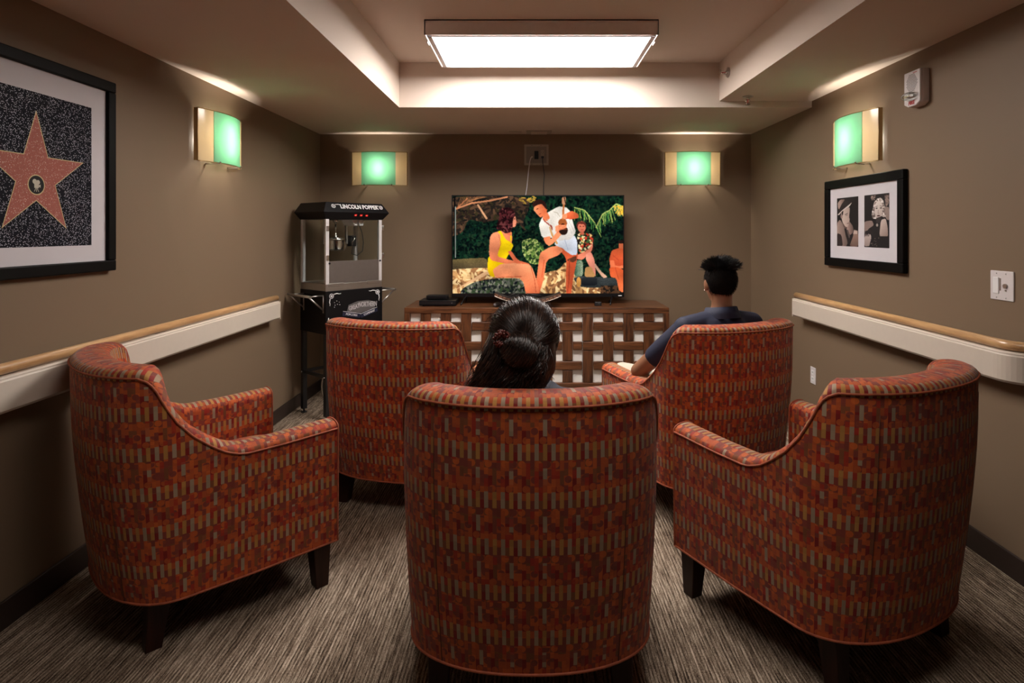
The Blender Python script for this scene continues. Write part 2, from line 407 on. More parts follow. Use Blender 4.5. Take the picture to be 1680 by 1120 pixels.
# ================================================================ wall sconces
def sconce():
    t = empty('wall_sconce'); H = .147; W = .244; D = .060
    def arc(u, d, w): # u -1..1
        a = u*R(28); return (w*math.sin(a)/math.sin(R(28)), -(.024+d*(math.cos(a)-math.cos(R(28)))/(1-math.cos(R(28)))))
    def sheet(u0, u1, d, w, z0, z1, th, n=24):
        m = MB(); P = []
        for k in range(n+1):
            u = u0+(u1-u0)*k/n; x, y = arc(u, d, w); P.append((x, y))
        Q = [(x, y) for x, y in P] + [(x*.99, y+th) for x, y in P[::-1]]
        m.prism(Q, z0, z1, smooth=False); return m
    sheet(-1, -.585, D, W, -H, H, .003, 10).build('side_shade', M_shade, t); sheet(.585, 1, D, W, -H, H, .003, 10).build('side_shade', M_shade, t)
    sheet(-.60, .60, D+.004, W, -H+.003, H-.003, .003).build('green_shade', M_green, t)
    m = MB()
    for z in (-H, H):
        pts = [(*arc(u, D+.001, W+.001), z) for u in np.linspace(-1, 1, 30)]; m.tube(pts, .003, 8)
    for u in (-1, 1):
        x, y = arc(u, D, W); m.tube([(x, y, -H), (x, y, H)], .003, 8)
    m.build('rim', plain('brass_rim', (.50, .36, .18), .3, .7), t)
    for u in (-1, 1):
        x, y = arc(u, D, W); m = MB(); m.box((x-.0015, y, -H), (x+.0015, -.0035, H)); m.build('side_return', bpy.data.materials['brass_rim'], t)
    m = MB(); m.box((-.06, -.012, -.11), (.06, -.0005, .11)); m.build('back_plate', M_steel, t, bevel=.003)
    for s in (-1, 1): m = MB(); m.tube([(s*.12, -.001, -H-.004), (s*.125, -.03, -H-.006), (s*.12, -.078, -H-.002), (s*.12, -.088, -H+.006)], .005, 8); m.build('bracket_clip', M_chrome, t)
    m = MB(); m.cyl((0, -.044, -.05), (0, -.044, .05), .018, 16); m.ball((0,-.044,.05), .018); m.build('bulb', M_bulb, t)
    return t
sc0 = sconce()
spots = [((-1.334, YB, 1.962), 0, 'green and cream wall light on the television wall, beside the popcorn machine'),
         ((1.437, YB, 1.962), 0, 'green and cream wall light on the television wall, above the person in the polo shirt'),
         ((WL, 3.49, 1.95), R(90), 'green and cream wall light on the same wall as the framed star picture'),
         ((WR, 3.50, 1.95), R(-90), 'green and cream wall light directly above the framed portraits')]
for i, (loc, rz, lab) in enumerate(spots):
    o = sc0 if i == 0 else copy_tree(sc0)
    o.location = loc; o.rotation_euler = (0, 0, rz); tag(o, lab, 'wall light', 'green glass wall sconces')
    ld = bpy.data.lights.new('sconce_lamp', 'POINT'); ld.energy = L_SCONCE; ld.color = (1, .88, .74); ld.shadow_soft_size = .024
    lo = bpy.data.objects.new('sconce_lamp', ld); col.objects.link(lo); lo.parent = o; lo.location = (0, -.044, .0)

# ================================================================ upholstered armchairs
AW, AD, Z0 = .385, .76, .175
TF = [(0,.62),(.2,.612),(.34,.612),(.369,.617),(.415,.636),(.461,.669),(.507,.714),(.55,.773),(.580,.835),(.600,.888),(.615,.914),(.64,.930),(.70,.934),(.77,.934)]
def topz(f): return float(np.interp(-f, [a for a, _ in TF], [b_ for _, b_ in TF]))
def chair():
    t = empty('armchair')
    # plan path, right front -> back -> left front
    half = [(AW, -x) for x in np.linspace(0, .34, 9)] + [(AW, -x) for x in np.linspace(.36, .52, 12)]
    for a in np.linspace(0, math.pi/2, 34)[1:]:
        e = 2/2.25; half.append((AW*math.cos(a)**e if a < math.pi/2-1e-6 else 0, -.52-(AD-.52)*math.sin(a)**e))
    path = half + [(-x, y) for x, y in half[::-1][1:]]
    N = len(path); S = [0]
    for i in range(1, N): S.append(S[-1]+math.hypot(path[i][0]-path[i-1][0], path[i][1]-path[i-1][1]))
    S = [s-S[-1]/2 for s in S]
    nrm = []
    for i in range(N):
        a, b_ = path[max(i-1, 0)], path[min(i+1, N-1)]; tx, ty = b_[0]-a[0], b_[1]-a[1]; l = math.hypot(tx, ty); nrm.append((-ty/l*-1, tx/l*-1))
    # outward normal check
    nrm = [((nx, ny) if (nx*p[0]+ny*(p[1]+.4)) > 0 else (-nx, -ny)) for (nx, ny), p in zip(nrm, path)]
    TH = .105; NO, NR, NI = 14, 9, 12
    V = []; UVs = []; welt_top = []; welt_bot = []
    for i, (px, py) in enumerate(path):
        nx, ny = nrm[i]; T = topz(py); back = min(1, max(0, (-py-.3)/.4))
        th = TH+.02*back
        ring = []; uvr = []
        for k in range(NO):
            h = k/(NO-1); z = Z0+(T-Z0)*h; zz = min(1, max(0, (z-Z0)/.55)); inset = (.022*back+.004)*(1-zz)**1.3; ln = .034*max(0, min(1, (-py-.46)/.22))*h
            bul = .006*math.sin(math.pi*h)*back
            ring.append((px-nx*(inset-bul)+nx*ln*.12, py-ny*(inset-bul)-ln, z)); uvr.append((S[i], z))
        tx_, ty_ = px+nx*ln*.12, py-ln
        for k in range(1, NR+1):
            a = math.pi*k/(NR+1); d = th*(1-math.cos(a))/2; z = T+.030*math.sin(a)**.8
            ring.append((tx_-nx*d, ty_-ny*d, z)); uvr.append((S[i], T+th*k/(NR+1)*1.1))
        for k in range(NI):
            z = T-(T-.36)*k/(NI-1); d = th+.02*back*math.sin(math.pi*k/(NI-1)); q_ = 1-k/(NI-1)
            ring.append((px+(tx_-px)*q_-nx*d, py+(ty_-py)*q_-ny*d, z)); uvr.append((S[i], T+th*1.1+(T-z)))
        V.append(ring); UVs.append(uvr)
        q = ring[NO-1]; welt_top.append((q[0]+nx*.002, q[1]+ny*.002, q[2]+.001)); q = ring[0]; welt_bot.append((q[0]+nx*.001, q[1]+ny*.001, q[2]))
    n = len(V[0]); m = MB()
    fs = []; uv = []
    for i in range(N-1):
        for k in range(n-1):
            fs.append((i*n+k, (i+1)*n+k, (i+1)*n+k+1, i*n+k+1)); uv.append((UVs[i][k], UVs[i+1][k], UVs[i+1][k+1], UVs[i][k+1]))
    m.add([q for r_ in V for q in r_], fs, 0, True, uv)
    # front caps of the arms
    for i in (0, N-1):
        ring = V[i]; sgn = 1 if i == 0 else -1
        poly = [(p[0], 0.0, p[2]) for p in ring] + [(ring[-1][0], 0.0, Z0)]
        cx_ = sum(p[0] for p in poly)/len(poly); cz_ = .45
        pts = poly + [(cx_, .012, cz_)]; L = len(poly)
        m.add(pts, [(k, (k+1) % L, L) for k in range(L)], 0, False, [[(pts[a][0], pts[a][2]) for a in (k, (k+1) % L, L)] for k in range(L)])
    m.build('upholstered_shell', M_fab, t)
    # piping (welt) : top edge, hem, front edges
    m = MB(); m.tube(welt_top, .0036, 8, caps=True)
    front = []
    for sg in (1, -1):
        ring = V[0] if sg == 1 else V[-1]
        m.tube([(p[0], .004, p[2]) for p in ring[:NO+NR]] + [(ring[NO+NR][0], .004, z) for z in np.linspace(.60, Z0+.004, 6)], .0036, 8)
    m.tube(welt_bot, .004, 8); m.tube([(welt_bot[0][0], .004, Z0), (-welt_bot[0][0], .004, Z0)], .0045, 8)
    mu = {}
    for k, f in enumerate(m.f):
        mu[k] = [((m.v[i][0]+m.v[i][1]), m.v[i][2]) for i in f]
    m.build('piping', M_pipe, t)
    # seams
    iw = AW-TH
    M_seam = plain('dark_brown_seam', (.10, .03, .015), .8)  # dark brown lines for the two back seams
    for (sx) in (-1, 1):
        m = MB(); j = min(range(N), key=lambda q: abs(path[q][0]-sx*.27)+abs(path[q][1]+.73)); ring = V[j]; nx, ny = nrm[j]
        m.tube([(p[0]+nx*.0006, p[1]+ny*.0006, p[2]) for p in ring[:NO-1]], .0012, 6); m.build('seam', M_seam, t)
    # apron and underside
    m = MB(); m.box((-iw-.003, -.03, Z0), (iw+.003, -.006, .345)); o = m
    mu = {k: [((m.v[i][0]), m.v[i][2]) for i in f] for k, f in enumerate(m.f)}; m.uv = mu; m.build('apron', M_fab, t, bevel=.008)
    m = MB(); poly = [(p[0]*.985, p[1]*.985-.004) for p in [r_[0][:2] for r_ in V]]; m.prism(poly, Z0-.004, Z0+.05); m.build('underside_cloth', M_dark, t)
    # seat cushion, crowned
    G = 22; m = MB(); x0, x1, y0, y1 = -iw+.002, iw-.002, -.60, .012
    P = []; 
    def crown(u, v): return (1-abs(u)**4)**.5*(1-abs(v)**4)**.5
    top = []; bot = []
    for j in range(G+1):
        for i in range(G+1):
            u, v = 2*i/G-1, 2*j/G-1; x = (x0+x1)/2+u*(x1-x0)/2; y = (y0+y1)/2+v*(y1-y0)/2
            if y < -.45: x *= 1-((-.45-y)/.15)**2*.22
            top.append((x, y, .425+.062*crown(u, v))); bot.append((x, y, .385-.045*min(1, crown(u, v)*1.3)))
    fs = []; uv = []; k0 = (G+1)**2
    for j in range(G):
        for i in range(G):
            a = j*(G+1)+i; q = (a, a+1, a+G+2, a+G+1); fs.append(q); uv.append([(top[z][0]+.02, top[z][1]) for z in q])
            fs.append(tuple(k0+z for z in q[::-1])); uv.append([(top[z][0], top[z][1]) for z in q[::-1]])
    ed = [i for i in range(G+1)] + [j*(G+1)+G for j in range(1, G+1)] + [G*(G+1)+i for i in range(G-1, -1, -1)] + [j*(G+1) for j in range(G-1, 0, -1)]
    for k in range(len(ed)):
        a, b_ = ed[k], ed[(k+1) % len(ed)]; fs.append((a, k0+a, k0+b_, b_)); s0 = k*.026
        uv.append([(s0, .425), (s0, .385), (s0+.026, .385), (s0+.026, .425)])
    m.add(top+bot, fs, 0, True, uv); cu = m.build('seat_cushion', M_fab, t)
    pm = MB(); pm.tube([tuple(np.array(top[a])+[0, 0, -.001]) for a in ed], .004, 6, closed=True); 
    pm.build('cushion_piping', M_pipe, cu)
    # legs
    for (lx, ly, bx, by) in ((.335, -.055, .338, -.050), (-.335, -.055, -.338, -.050), (.268, -.59, .276, -.612), (-.268, -.59, -.276, -.612)):
        m = MB(); a, b_ = .036, .025
        p = [(lx+s*a, ly+q*a, Z0+.01) for s, q in ((-1,-1),(1,-1),(1,1),(-1,1))] + [(bx+s*b_, by+q*b_, 0) for s, q in ((-1,-1),(1,-1),(1,1),(-1,1))]
        m.add(p, [(0,1,2,3),(7,6,5,4),(0,4,5,1),(1,5,6,2),(2,6,7,3),(3,7,4,0)]); m.build('leg', M_leg, t, bevel=.003)
    return t
ch0 = chair()
chairs = [((0, 2.36, 0), 0, 'patchwork orange armchair in which the person with the hair bun sits'),
          ((-1.043, 2.608, 0), -45, 'empty patchwork orange armchair below the framed star picture'),
          ((.907, 2.473, 0), 27.5, 'empty patchwork orange armchair below the light switch and handrail bend'),
          ((-.565, 3.60, 0), -13, 'empty patchwork orange armchair standing in front of the popcorn machine'),
          ((.77, 3.50, 0), 22.5, 'patchwork orange armchair in which the person in the navy polo shirt sits')]
CH = []
for i, (loc, rz, lab) in enumerate(chairs):
    o = ch0 if i == 0 else copy_tree(ch0)
    o.location = loc; o.rotation_euler = (0, 0, R(rz)); tag(o, lab, 'armchair', 'patchwork orange tub armchairs'); CH.append(o)

# ================================================================ media console with woven front
def console():
    X0, X1, Y0_, Y1_, ZT, ZB = -1.006, 1.108, 4.666, 5.185, .80, .155
    t = empty('media_console', ((X0+X1)/2, (Y0_+Y1_)/2, 0)); ox, oy = t.location.x, t.location.y
    def B(a, b_): return (a[0]-ox, a[1]-oy, a[2]), (b_[0]-ox, b_[1]-oy, b_[2])
    m = MB(); m.box(*B((X0, Y0_, ZT-.045), (X1, Y1_, ZT))); m.build('top_board', M_rose, t, bevel=.004)
    for xa in (X0, X1-.045):
        m = MB(); m.box(*B((xa, Y0_, ZB), (xa+.045, Y1_, ZT-.045))); m.build('side_panel', M_rosev, t, bevel=.003)
    m = MB(); m.box(*B((X0+.045, Y0_, ZB), (X1-.045, Y1_, ZB+.045))); m.build('bottom_board', M_rose, t, bevel=.003)
    m = MB(); m.box(*B((X0+.045, Y1_-.02, ZB+.045), (X1-.045, Y1_, ZT-.045))); m.build('back_panel', M_rose, t)
    for xa in (X0+.05, X1-.11):
        for ya in (Y0_+.04, Y1_-.10):
            m = MB(); m.box(*B((xa, ya, 0), (xa+.06, ya+.06, ZB))); m.build('leg', M_rosev, t, bevel=.003)
    # weave
    gx, sx = .0777, .0842; xs = X0+.0515
    gaps = [xs+k*(gx+sx) for k in range(13)]               # left edge of each gap
    verts_ = [g+gx for g in gaps[:12]]                     # left edge of each upright slat
    zr = [.751, .690, .612, .533, .455, .376, .298, .205]  # gap top, slat top, gap top ...
    hs = [(.690, .612), (.533, .455), (.376, .298)]
    bounds = [0, 4, 8, 12]                                 # doors
    for d in range(3):
        a, b_ = bounds[d], bounds[d+1]
        xa = gaps[0]-.004 if d == 0 else verts_[a]-.0; xb = (gaps[12]+gx+.004) if d == 2 else verts_[b_]-.003
        m = MB(); m.box(*B((xa, Y0_+.030, .20), (xb, Y0_+.042, .755))); door = m.build('door', M_panel, t)
        tag(door, 'white panelled door faced with woven brown slats')
        for k in range(12):
            if not (xa-.001 <= verts_[k] < xb-.01): continue
            # pieces between rows where a horizontal slat passes over
            z = .755; pieces = []
            for r_, (h0, h1) in enumerate(hs):
                if (k+r_) % 2 == 1: pieces.append((z, h0)); z = h1
            pieces.append((z, .203))
            for (za, zb_) in pieces:
                m = MB(); m.box(*B((verts_[k]+.001, Y0_+.006, zb_+.001), (verts_[k]+sx-.002, Y0_+.018, za-.001)))
                # curved ends dip under
                m.box(*B((verts_[k]+.001, Y0_+.018, zb_+.001), (verts_[k]+sx-.002, Y0_+.0225, za-.001)))
                m.build('upright_slat', M_rosev, door, bevel=.005)
        for r_, (h0, h1) in enumerate(hs):
            x = xa; pieces = []
            for k in range(12):
                if not (xa-.001 <= verts_[k] < xb-.01): continue
                if (k+r_) % 2 == 0: pieces.append((x, verts_[k])); x = verts_[k]+sx
            pieces.append((x, xb))
            for (p0, p1) in pieces:
                if p1-p0 < .02: continue
                m = MB(); m.box(*B((p0+.001, Y0_+.004, h1+.004), (p1-.001, Y0_+.0225, h0-.004)))
                m.build('cross_slat', M_rose, door, bevel=.007)
                m = MB(); m.box(*B((p0+.001, Y0_+.0225, h1+.004), (p1-.001, Y0_+.030, h0-.004))); 
    tag(t, 'long brown media console with basket weave slats over white doors, under the television', 'media console')
console()

# ================================================================ pixel-painted pictures (colour grids on flat print / screen meshes)
class Canvas:
    def __init__(s, w_, h_, x0, y0, x1, y1, bg):
        s.w, s.h = w_, h_; s.b = (x0, y0, x1, y1); s.a = np.zeros((h_, w_, 3)); s.a[:] = np.array(bg)/255
        yy_, xx_ = np.mgrid[0:h_, 0:w_]; s.X = x0+(xx_+.5)/w_*(x1-x0); s.Y = y0+(yy_+.5)/h_*(y1-y0)
    def mask(s, P):
        P = np.array(P, float); inside = np.zeros(s.X.shape, bool); n = len(P); j = n-1
        for i in range(n):
            xi, yi = P[i]; xj, yj = P[j]
            c_ = ((yi > s.Y) != (yj > s.Y)) & (s.X < (xj-xi)*(s.Y-yi)/((yj-yi) if yj != yi else 1e-9)+xi); inside ^= c_; j = i
        return inside
    def smooth(s, P, it=2):
        P = np.array(P, float)
        for _ in range(it):
            Q = np.roll(P, -1, 0); P = np.stack([.84*P+.16*Q, .16*P+.84*Q], 1).reshape(-1, 2)
        return P
    def fill(s, m, c_, c2=None, d=(0, 1), nz=.0):
        v = np.array(c_)/255.
        if m.sum() == 0: return
        if c2 is not None:
            t = s.X*d[0]+s.Y*d[1]; t = (t-t[m].min())/(np.ptp(t[m])+1e-9); v = v+(np.array(c2)/255.-v)*t[..., None]
        else: v = np.broadcast_to(v, s.a.shape)
        v = v*(1+nz*rng.randn(s.h, s.w, 1)); s.a[m] = v[m]
    def poly(s, P, c_, c2=None, d=(0, 1), nz=.04, sm=1): s.fill(s.mask(s.smooth(P, sm) if sm else P), c_, c2, d, nz)
    def ell(s, cx, cy, rx, ry, c_, c2=None, d=(0, 1), nz=.04, rot=0):
        ca, sa = math.cos(rot), math.sin(rot); u = (s.X-cx)*ca+(s.Y-cy)*sa; v = -(s.X-cx)*sa+(s.Y-cy)*ca
        s.fill((u/rx)**2+(v/ry)**2 < 1, c_, c2, d, nz)
    def line(s, pts, w_, c_, nz=.04):
        for (a, b_) in zip(pts[:-1], pts[1:]):
            ax, ay = a; bx, by = b_; L2 = (bx-ax)**2+(by-ay)**2+1e-9
            t = np.clip(((s.X-ax)*(bx-ax)+(s.Y-ay)*(by-ay))/L2, 0, 1); d = np.hypot(s.X-ax-t*(bx-ax), s.Y-ay-t*(by-ay)); s.fill(d < w_/2, c_, None, nz=nz)
    def spots(s, m, n, c_, r0, r1, asp=1):
        ys, xs = np.where(m)
        if len(ys) == 0: return
        for _ in range(n):
            k = rng.randint(len(ys)); cx, cy = s.X[ys[k], xs[k]], s.Y[ys[k], xs[k]]; r = rng.uniform(r0, r1); an = rng.uniform(0, 3.14)
            cc = np.array(c_[rng.randint(len(c_))]); px = (s.b[2]-s.b[0])/s.w
            R_ = int(r*max(1, asp)/px)+2; y0, y1, x0, x1 = max(0, ys[k]-R_), ys[k]+R_+1, max(0, xs[k]-R_), xs[k]+R_+1
            X, Y = s.X[y0:y1, x0:x1]-cx, s.Y[y0:y1, x0:x1]-cy; u = X*math.cos(an)+Y*math.sin(an); v = -X*math.sin(an)+Y*math.cos(an)
            q = ((u/(r*asp))**2+(v/r)**2 < 1) & m[y0:y1, x0:x1]; s.a[y0:y1, x0:x1][q] = cc/255
    def blur(s, k=1):
        for _ in range(k):
            p = np.pad(s.a, ((1,1),(1,1),(0,0)), 'edge'); s.a = (p[:-2,1:-1]+p[2:,1:-1]+p[1:-1,:-2]+p[1:-1,2:]+2*s.a)/6
    def build(s, name, mat, P00, Px, Pz, parent):
        """P00 top-left corner, Px vector along the width, Pz vector down"""
        W, H = s.w, s.h; a, bx, bz = np.array(P00), np.array(Px), np.array(Pz)
        I, J = np.meshgrid(np.linspace(0, 1, W+1), np.linspace(0, 1, H+1))
        co = a+I[..., None]*bx+J[..., None]*bz
        me = bpy.data.meshes.new(name); me.vertices.add((W+1)*(H+1)); me.vertices.foreach_set('co', co.reshape(-1))
        ii, jj = np.meshgrid(np.arange(W), np.arange(H)); v0 = (jj*(W+1)+ii).reshape(-1)
        q = np.stack([v0, v0+W+1, v0+W+2, v0+1], 1).reshape(-1); n = W*H
        me.loops.add(4*n); me.loops.foreach_set('vertex_index', q); me.polygons.add(n); me.polygons.foreach_set('loop_start', np.arange(n)*4)
        try: me.polygons.foreach_set('loop_total', np.full(n, 4))
        except Exception: pass
        me.update(calc_edges=True); me.validate()
        ca = me.color_attributes.new('paint', 'FLOAT_COLOR', 'CORNER')
        cc = np.clip(s.a, 0, 1); cl = np.where(cc <= .04045, cc/12.92, ((cc+.055)/1.055)**2.4).reshape(-1, 3)
        out = np.ones((n, 4, 4), np.float32); out[:, :, :3] = cl[:, None, :]; ca.data.foreach_set('color', out.reshape(-1))
        me.materials.append(mat); o = bpy.data.objects.new(name, me); col.objects.link(o); o.parent = parent; return o
def mat_screen():
    t = NT('lit_screen'); a = t.n('ShaderNodeAttribute', attribute_name='paint'); e = t.n('ShaderNodeEmission'); t.t.links.new(a.outputs[0], e.inputs[0]); e.inputs[1].default_value = L_TV
    t.t.links.new(e.outputs[0], t.t.nodes['Material Output'].inputs[0]); return t.mat
def mat_print():
    t = NT('printed_photograph'); a = t.n('ShaderNodeAttribute', attribute_name='paint'); t.p(Base_Color=a.outputs[0], Roughness=.6); return t.mat
M_screen, M_print = mat_screen(), mat_print()

def paint_tv():
    c = Canvas(420, 238, 118, 110, 1537, 915, (14, 34, 24))
    al = np.ones(c.X.shape, bool)
    c.spots(al, 5200, [(8,20,16),(14,40,28),(6,14,14),(20,54,34),(10,28,24),(30,52,34),(5,12,14)], 3, 11, 2)
    rock = c.mask(c.smooth([(50,110),(740,110),(760,200),(700,330),(740,420),(660,330),(520,300),(380,330),(250,300),(200,420),(50,460)]))
    c.spots(rock, 2200, [(46,34,28),(70,50,38),(28,24,22),(92,66,48),(36,30,26),(56,48,30)], 4, 13, 2.5)
    c.line([(150,215),(270,170),(420,150),(570,118)], 14, (200,130,90)); c.line([(330,185),(370,250),(400,295)], 16, (206,150,110)); c.line([(150,215),(240,130)], 10, (176,104,70))
    for k in range(14): c.line([(160+k*12, 200-k*5), (190+k*16, 118)], 4, (168,110,70))
    c.spots(c.mask([(660,110),(820,110),(800,180),(680,180)]), 22, [(190,150,60),(150,120,50)], 3, 6, 4)
    c.line([(136,115),(138,835)], 13, (14,12,12)); c.line([(142,200),(142,620)], 5, (160,170,160))
    # palm fronds, shrubs
    for (x0, y0, x1, y1) in ((1130,205,1300,330),(1310,370,1420,230),(1420,230,1537,200)):
        for k in range(26):
            t = k/25; bx, by = x0+(x1-x0)*t, y0+(y1-y0)*t-40*math.sin(math.pi*t); c.line([(bx, by), (bx+rng.uniform(-10, 40), by+rng.uniform(50, 110))], 5, [(70,130,60),(170,190,90),(40,96,56)][k % 3])
        c.line([(x0, y0), ((x0+x1)/2, (y0+y1)/2-40), (x1, y1)], 7, (196,200,110))
    c.spots(c.mask([(1440,190),(1610,180),(1610,290),(1480,270)]), 26, [(230,170,50),(220,190,90)], 2, 5, 7)
    sh = c.mask(c.smooth([(690,480),(790,450),(880,520),(870,680),(760,670),(700,590)])); c.spots(sh, 420, [(120,150,70),(180,190,110),(60,90,40),(30,50,30)], 5, 11, 1.5)
    # sand and rocks
    c.poly([(50,640),(260,625),(400,620),(430,720),(50,720)], (108,92,56), (80,66,46), nz=.12)
    sand = c.mask(c.smooth([(50,720),(420,700),(560,760),(700,800),(800,800),(900,740),(1000,720),(1060,650),(1120,700),(1150,780),(1610,830),(1610,980),(50,980)]))
    c.fill(sand, (214,160,104), (190,138,84), (0,1), .08); c.spots(sand, 420, [(120,80,50),(234,190,130),(160,110,70),(244,208,150)], 5, 14, 3)
    for k in range(16): c.line([(150+k*9, 880-k*4), (380+k*6, 740-k*1)], 3, (226,176,128))
    rk = c.mask(c.smooth([(190,880),(300,820),(460,790),(700,790),(740,980),(170,980)])); c.fill(rk, (44,42,38), nz=.2); c.spots(rk, 520, [(90,92,80),(30,34,30),(130,126,110),(56,70,46),(20,24,28)], 5, 12, 1.6)
    c.poly([(1120,790),(1180,770),(1480,790),(1610,800),(1610,860),(1180,870)], (62,66,66), (40,44,44), nz=.15)
    c.spots(c.mask([(1350,850),(1610,850),(1610,980),(1350,980)]), 90, [(30,24,20),(90,60,40)], 6, 14, 2)
    sk, sk2, skd = (236,128,84), (250,160,110), (190,82,50)
    # seated onlooker, right edge
    c.poly([(1500,480),(1610,470),(1610,600),(1500,560)], (220,110,70)); c.poly([(1496,478),(1610,470),(1610,500),(1500,505)], (40,24,20))
    c.poly([(1440,560),(1500,540),(1610,560),(1610,700),(1440,690),(1420,640)], (222,96,54), (196,76,44)); c.poly([(1424,640),(1460,640),(1470,690),(1610,680),(1610,705),(1430,712)], (240,120,76))
    c.poly([(1420,700),(1500,700),(1610,760),(1610,905),(1505,905),(1480,790),(1430,780)], (226,92,48), (240,120,70))
    # seated man in floral shirt
    c.poly([(1148,400),(1190,395),(1290,420),(1300,560),(1250,600),(1160,590)], (34,28,22)); fl = c.mask(c.smooth([(1150,410),(1290,425),(1280,560),(1170,590)])); c.spots(fl, 90, [(230,180,110),(190,60,40),(60,90,50),(240,220,170)], 5, 10, 1.4)
    c.ell(1192, 365, 34, 48, (222,120,90)); c.poly([(1148,350),(1160,322),(1205,318),(1232,345),(1228,380),(1215,345),(1165,340),(1155,380)], (104,44,36)); c.poly([(1182,400),(1210,400),(1212,430),(1190,432)], (206,104,76))
    c.poly([(1150,600),(1240,560),(1285,500),(1280,560),(1200,640),(1150,630)], (232,130,100)); c.poly([(1225,590),(1270,570),(1300,640),(1310,770),(1285,780),(1250,680),(1228,640)], (244,150,124))
    c.poly([(1130,640),(1200,640),(1205,770),(1130,780)], (60,90,70), (150,160,130), (1,0), .2); c.poly([(1220,700),(1270,690),(1310,780),(1215,780)], (206,150,90)); c.poly([(1300,660),(1350,730),(1410,780),(1370,790),(1300,700)], (222,170,140))
    c.ell(1167, 822, 20, 42, (230,160,80)); c.poly([(1185,785),(1320,780),(1320,850),(1190,850)], (46,48,50), (24,26,30))
    # standing man: white shirt and shorts, foot up on the rock, small guitar
    c.poly([(960,530),(1040,540),(1150,540),(1160,600),(1140,700),(1120,800),(1095,980),(1065,980),(1060,800),(1065,640),(1040,590)], (222,100,60), (190,76,44), (1,0))
    c.poly([(1060,640),(1150,600),(1150,640),(1120,660)], (90,50,34))
    c.poly([(1000,520),(1040,560),(1000,600),(900,640),(880,780),(850,880),(820,980),(815,800),(840,610),(850,575),(930,530)], (242,140,94), (226,104,64), (0,1))
    c.poly([(975,470),(1130,430),(1155,480),(1155,595),(1110,600),(1050,560),(1040,545),(965,515)], (228,228,232), (190,196,210), (1,1), .03)
    c.poly([(835,350),(860,290),(900,250),(1000,195),(1060,200),(1100,240),(1120,330),(1145,410),(1100,470),(1000,480),(930,450),(860,455)], (236,226,212), (214,206,196), (1,1), .04)
    c.poly([(862,290),(905,330),(950,360),(945,420),(930,360),(880,320)], (150,50,36)); c.line([(930,370),(945,430),(985,500)], 16, (206,150,90))
    c.line([(1010,280),(990,250),(960,240)], 5, (180,170,150)); c.line([(1100,270),(1090,330),(1130,400)], 4, (180,176,170))
    c.poly([(870,455),(930,440),(935,470),(990,400),(1040,380),(1050,400),(960,500),(920,525),(890,500)], sk, sk2, (1,0)); c.poly([(985,380),(1010,350),(1060,345),(1055,385),(1010,410),(985,415)], (232,120,80))
    c.poly([(1070,250),(1110,230),(1165,260),(1168,290),(1120,302),(1050,300),(1045,275)], (232,112,66), (200,84,48)); 
    c.ell(1035, 330, 38, 34, (150,80,40)); c.ell(1040, 395, 36, 38, (40,24,18)); c.ell(1035, 350, 16, 14, (40,20,14)); c.line([(1036,300),(1042,180)], 16, (190,110,60)); c.poly([(1028,120),(1060,115),(1062,180),(1028,180)], (214,150,110)); c.line([(1045,115),(1060,180)], 8, (50,34,26))
    c.poly([(1030,262),(1070,255),(1072,290),(1035,300)], (240,140,96)); c.poly([(970,360),(1010,345),(1060,350),(1070,372),(1020,390),(975,410)], (244,150,106)); 
    for k in range(4): c.line([(1000,352+k*12),(1065,346+k*13)], 4, (196,90,54))
    c.poly([(800,190),(850,150),(890,170),(905,215),(900,260),(870,275),(850,290),(822,262),(790,225)], (240,146,98), (212,100,60), (1,0))
    c.poly([(778,180),(800,148),(845,135),(885,155),(900,190),(905,225),(880,200),(860,175),(820,185),(790,205)], (44,24,20)); c.line([(815,220),(830,214)], 5, (60,30,20)); c.line([(835,262),(852,256)], 5, (150,50,36)); c.poly([(868,270),(905,240),(930,290),(900,320),(870,300)], (226,120,76))
    # woman in yellow swimsuit on the rock
    c.poly([(440,420),(520,395),(560,420),(610,400),(615,470),(600,560),(560,640),(430,640),(418,560)], sk2, sk, (1,0))
    c.poly([(490,400),(520,398),(560,470),(600,490),(625,520),(600,570),(560,630),(570,660),(500,690),(470,780),(430,775),(408,720),(412,610),(480,600),(520,500)], (250,214,20), (240,190,10), (0,1), .03)
    c.line([(600,420),(604,480)], 10, (248,208,20)); c.poly([(430,430),(500,410),(520,440),(500,560),(490,610),(600,640),(660,650),(660,672),(560,670),(430,640),(420,560)], (250,158,112), (236,124,82))
    c.poly([(575,570),(605,560),(660,640),(760,670),(750,690),(640,670)], (222,108,70))
    c.poly([(450,720),(520,670),(640,665),(760,675),(790,720),(845,900),(800,980),(740,980),(700,790),(560,785),(470,782)], (250,160,112), (238,120,76), (0,1)); c.line([(770,700),(800,800),(812,910)], 5, (190,84,52)); c.line([(480,785),(690,775)], 6, (196,90,56))
    c.poly([(612,300),(640,270),(650,330),(640,365),(612,370)], (244,150,116)); c.poly([(560,400),(600,395),(605,440),(575,430)], (222,110,76))
    hr = c.smooth([(500,240),(540,205),(590,205),(630,230),(640,270),(620,300),(618,370),(600,410),(560,420),(520,390),(480,385),(490,330),(510,290)]); c.fill(c.mask(hr), (52,20,22), nz=.2); c.spots(c.mask(hr), 80, [(120,60,60),(28,10,14),(90,36,40)], 4, 9, 2.5)
    c.line([(648,318),(655,328)], 4, (190,80,50)); c.line([(640,345),(648,345)], 5, (170,40,40)); c.line([(628,300),(638,298)], 5, (50,20,20))
    c.line([(520,560),(600,560)], 3, (214,176,10)); c.line([(560,500),(590,520),(615,505)], 4, (220,184,14)); c.line([(500,430),(520,500),(500,560)], 4, (200,100,60))
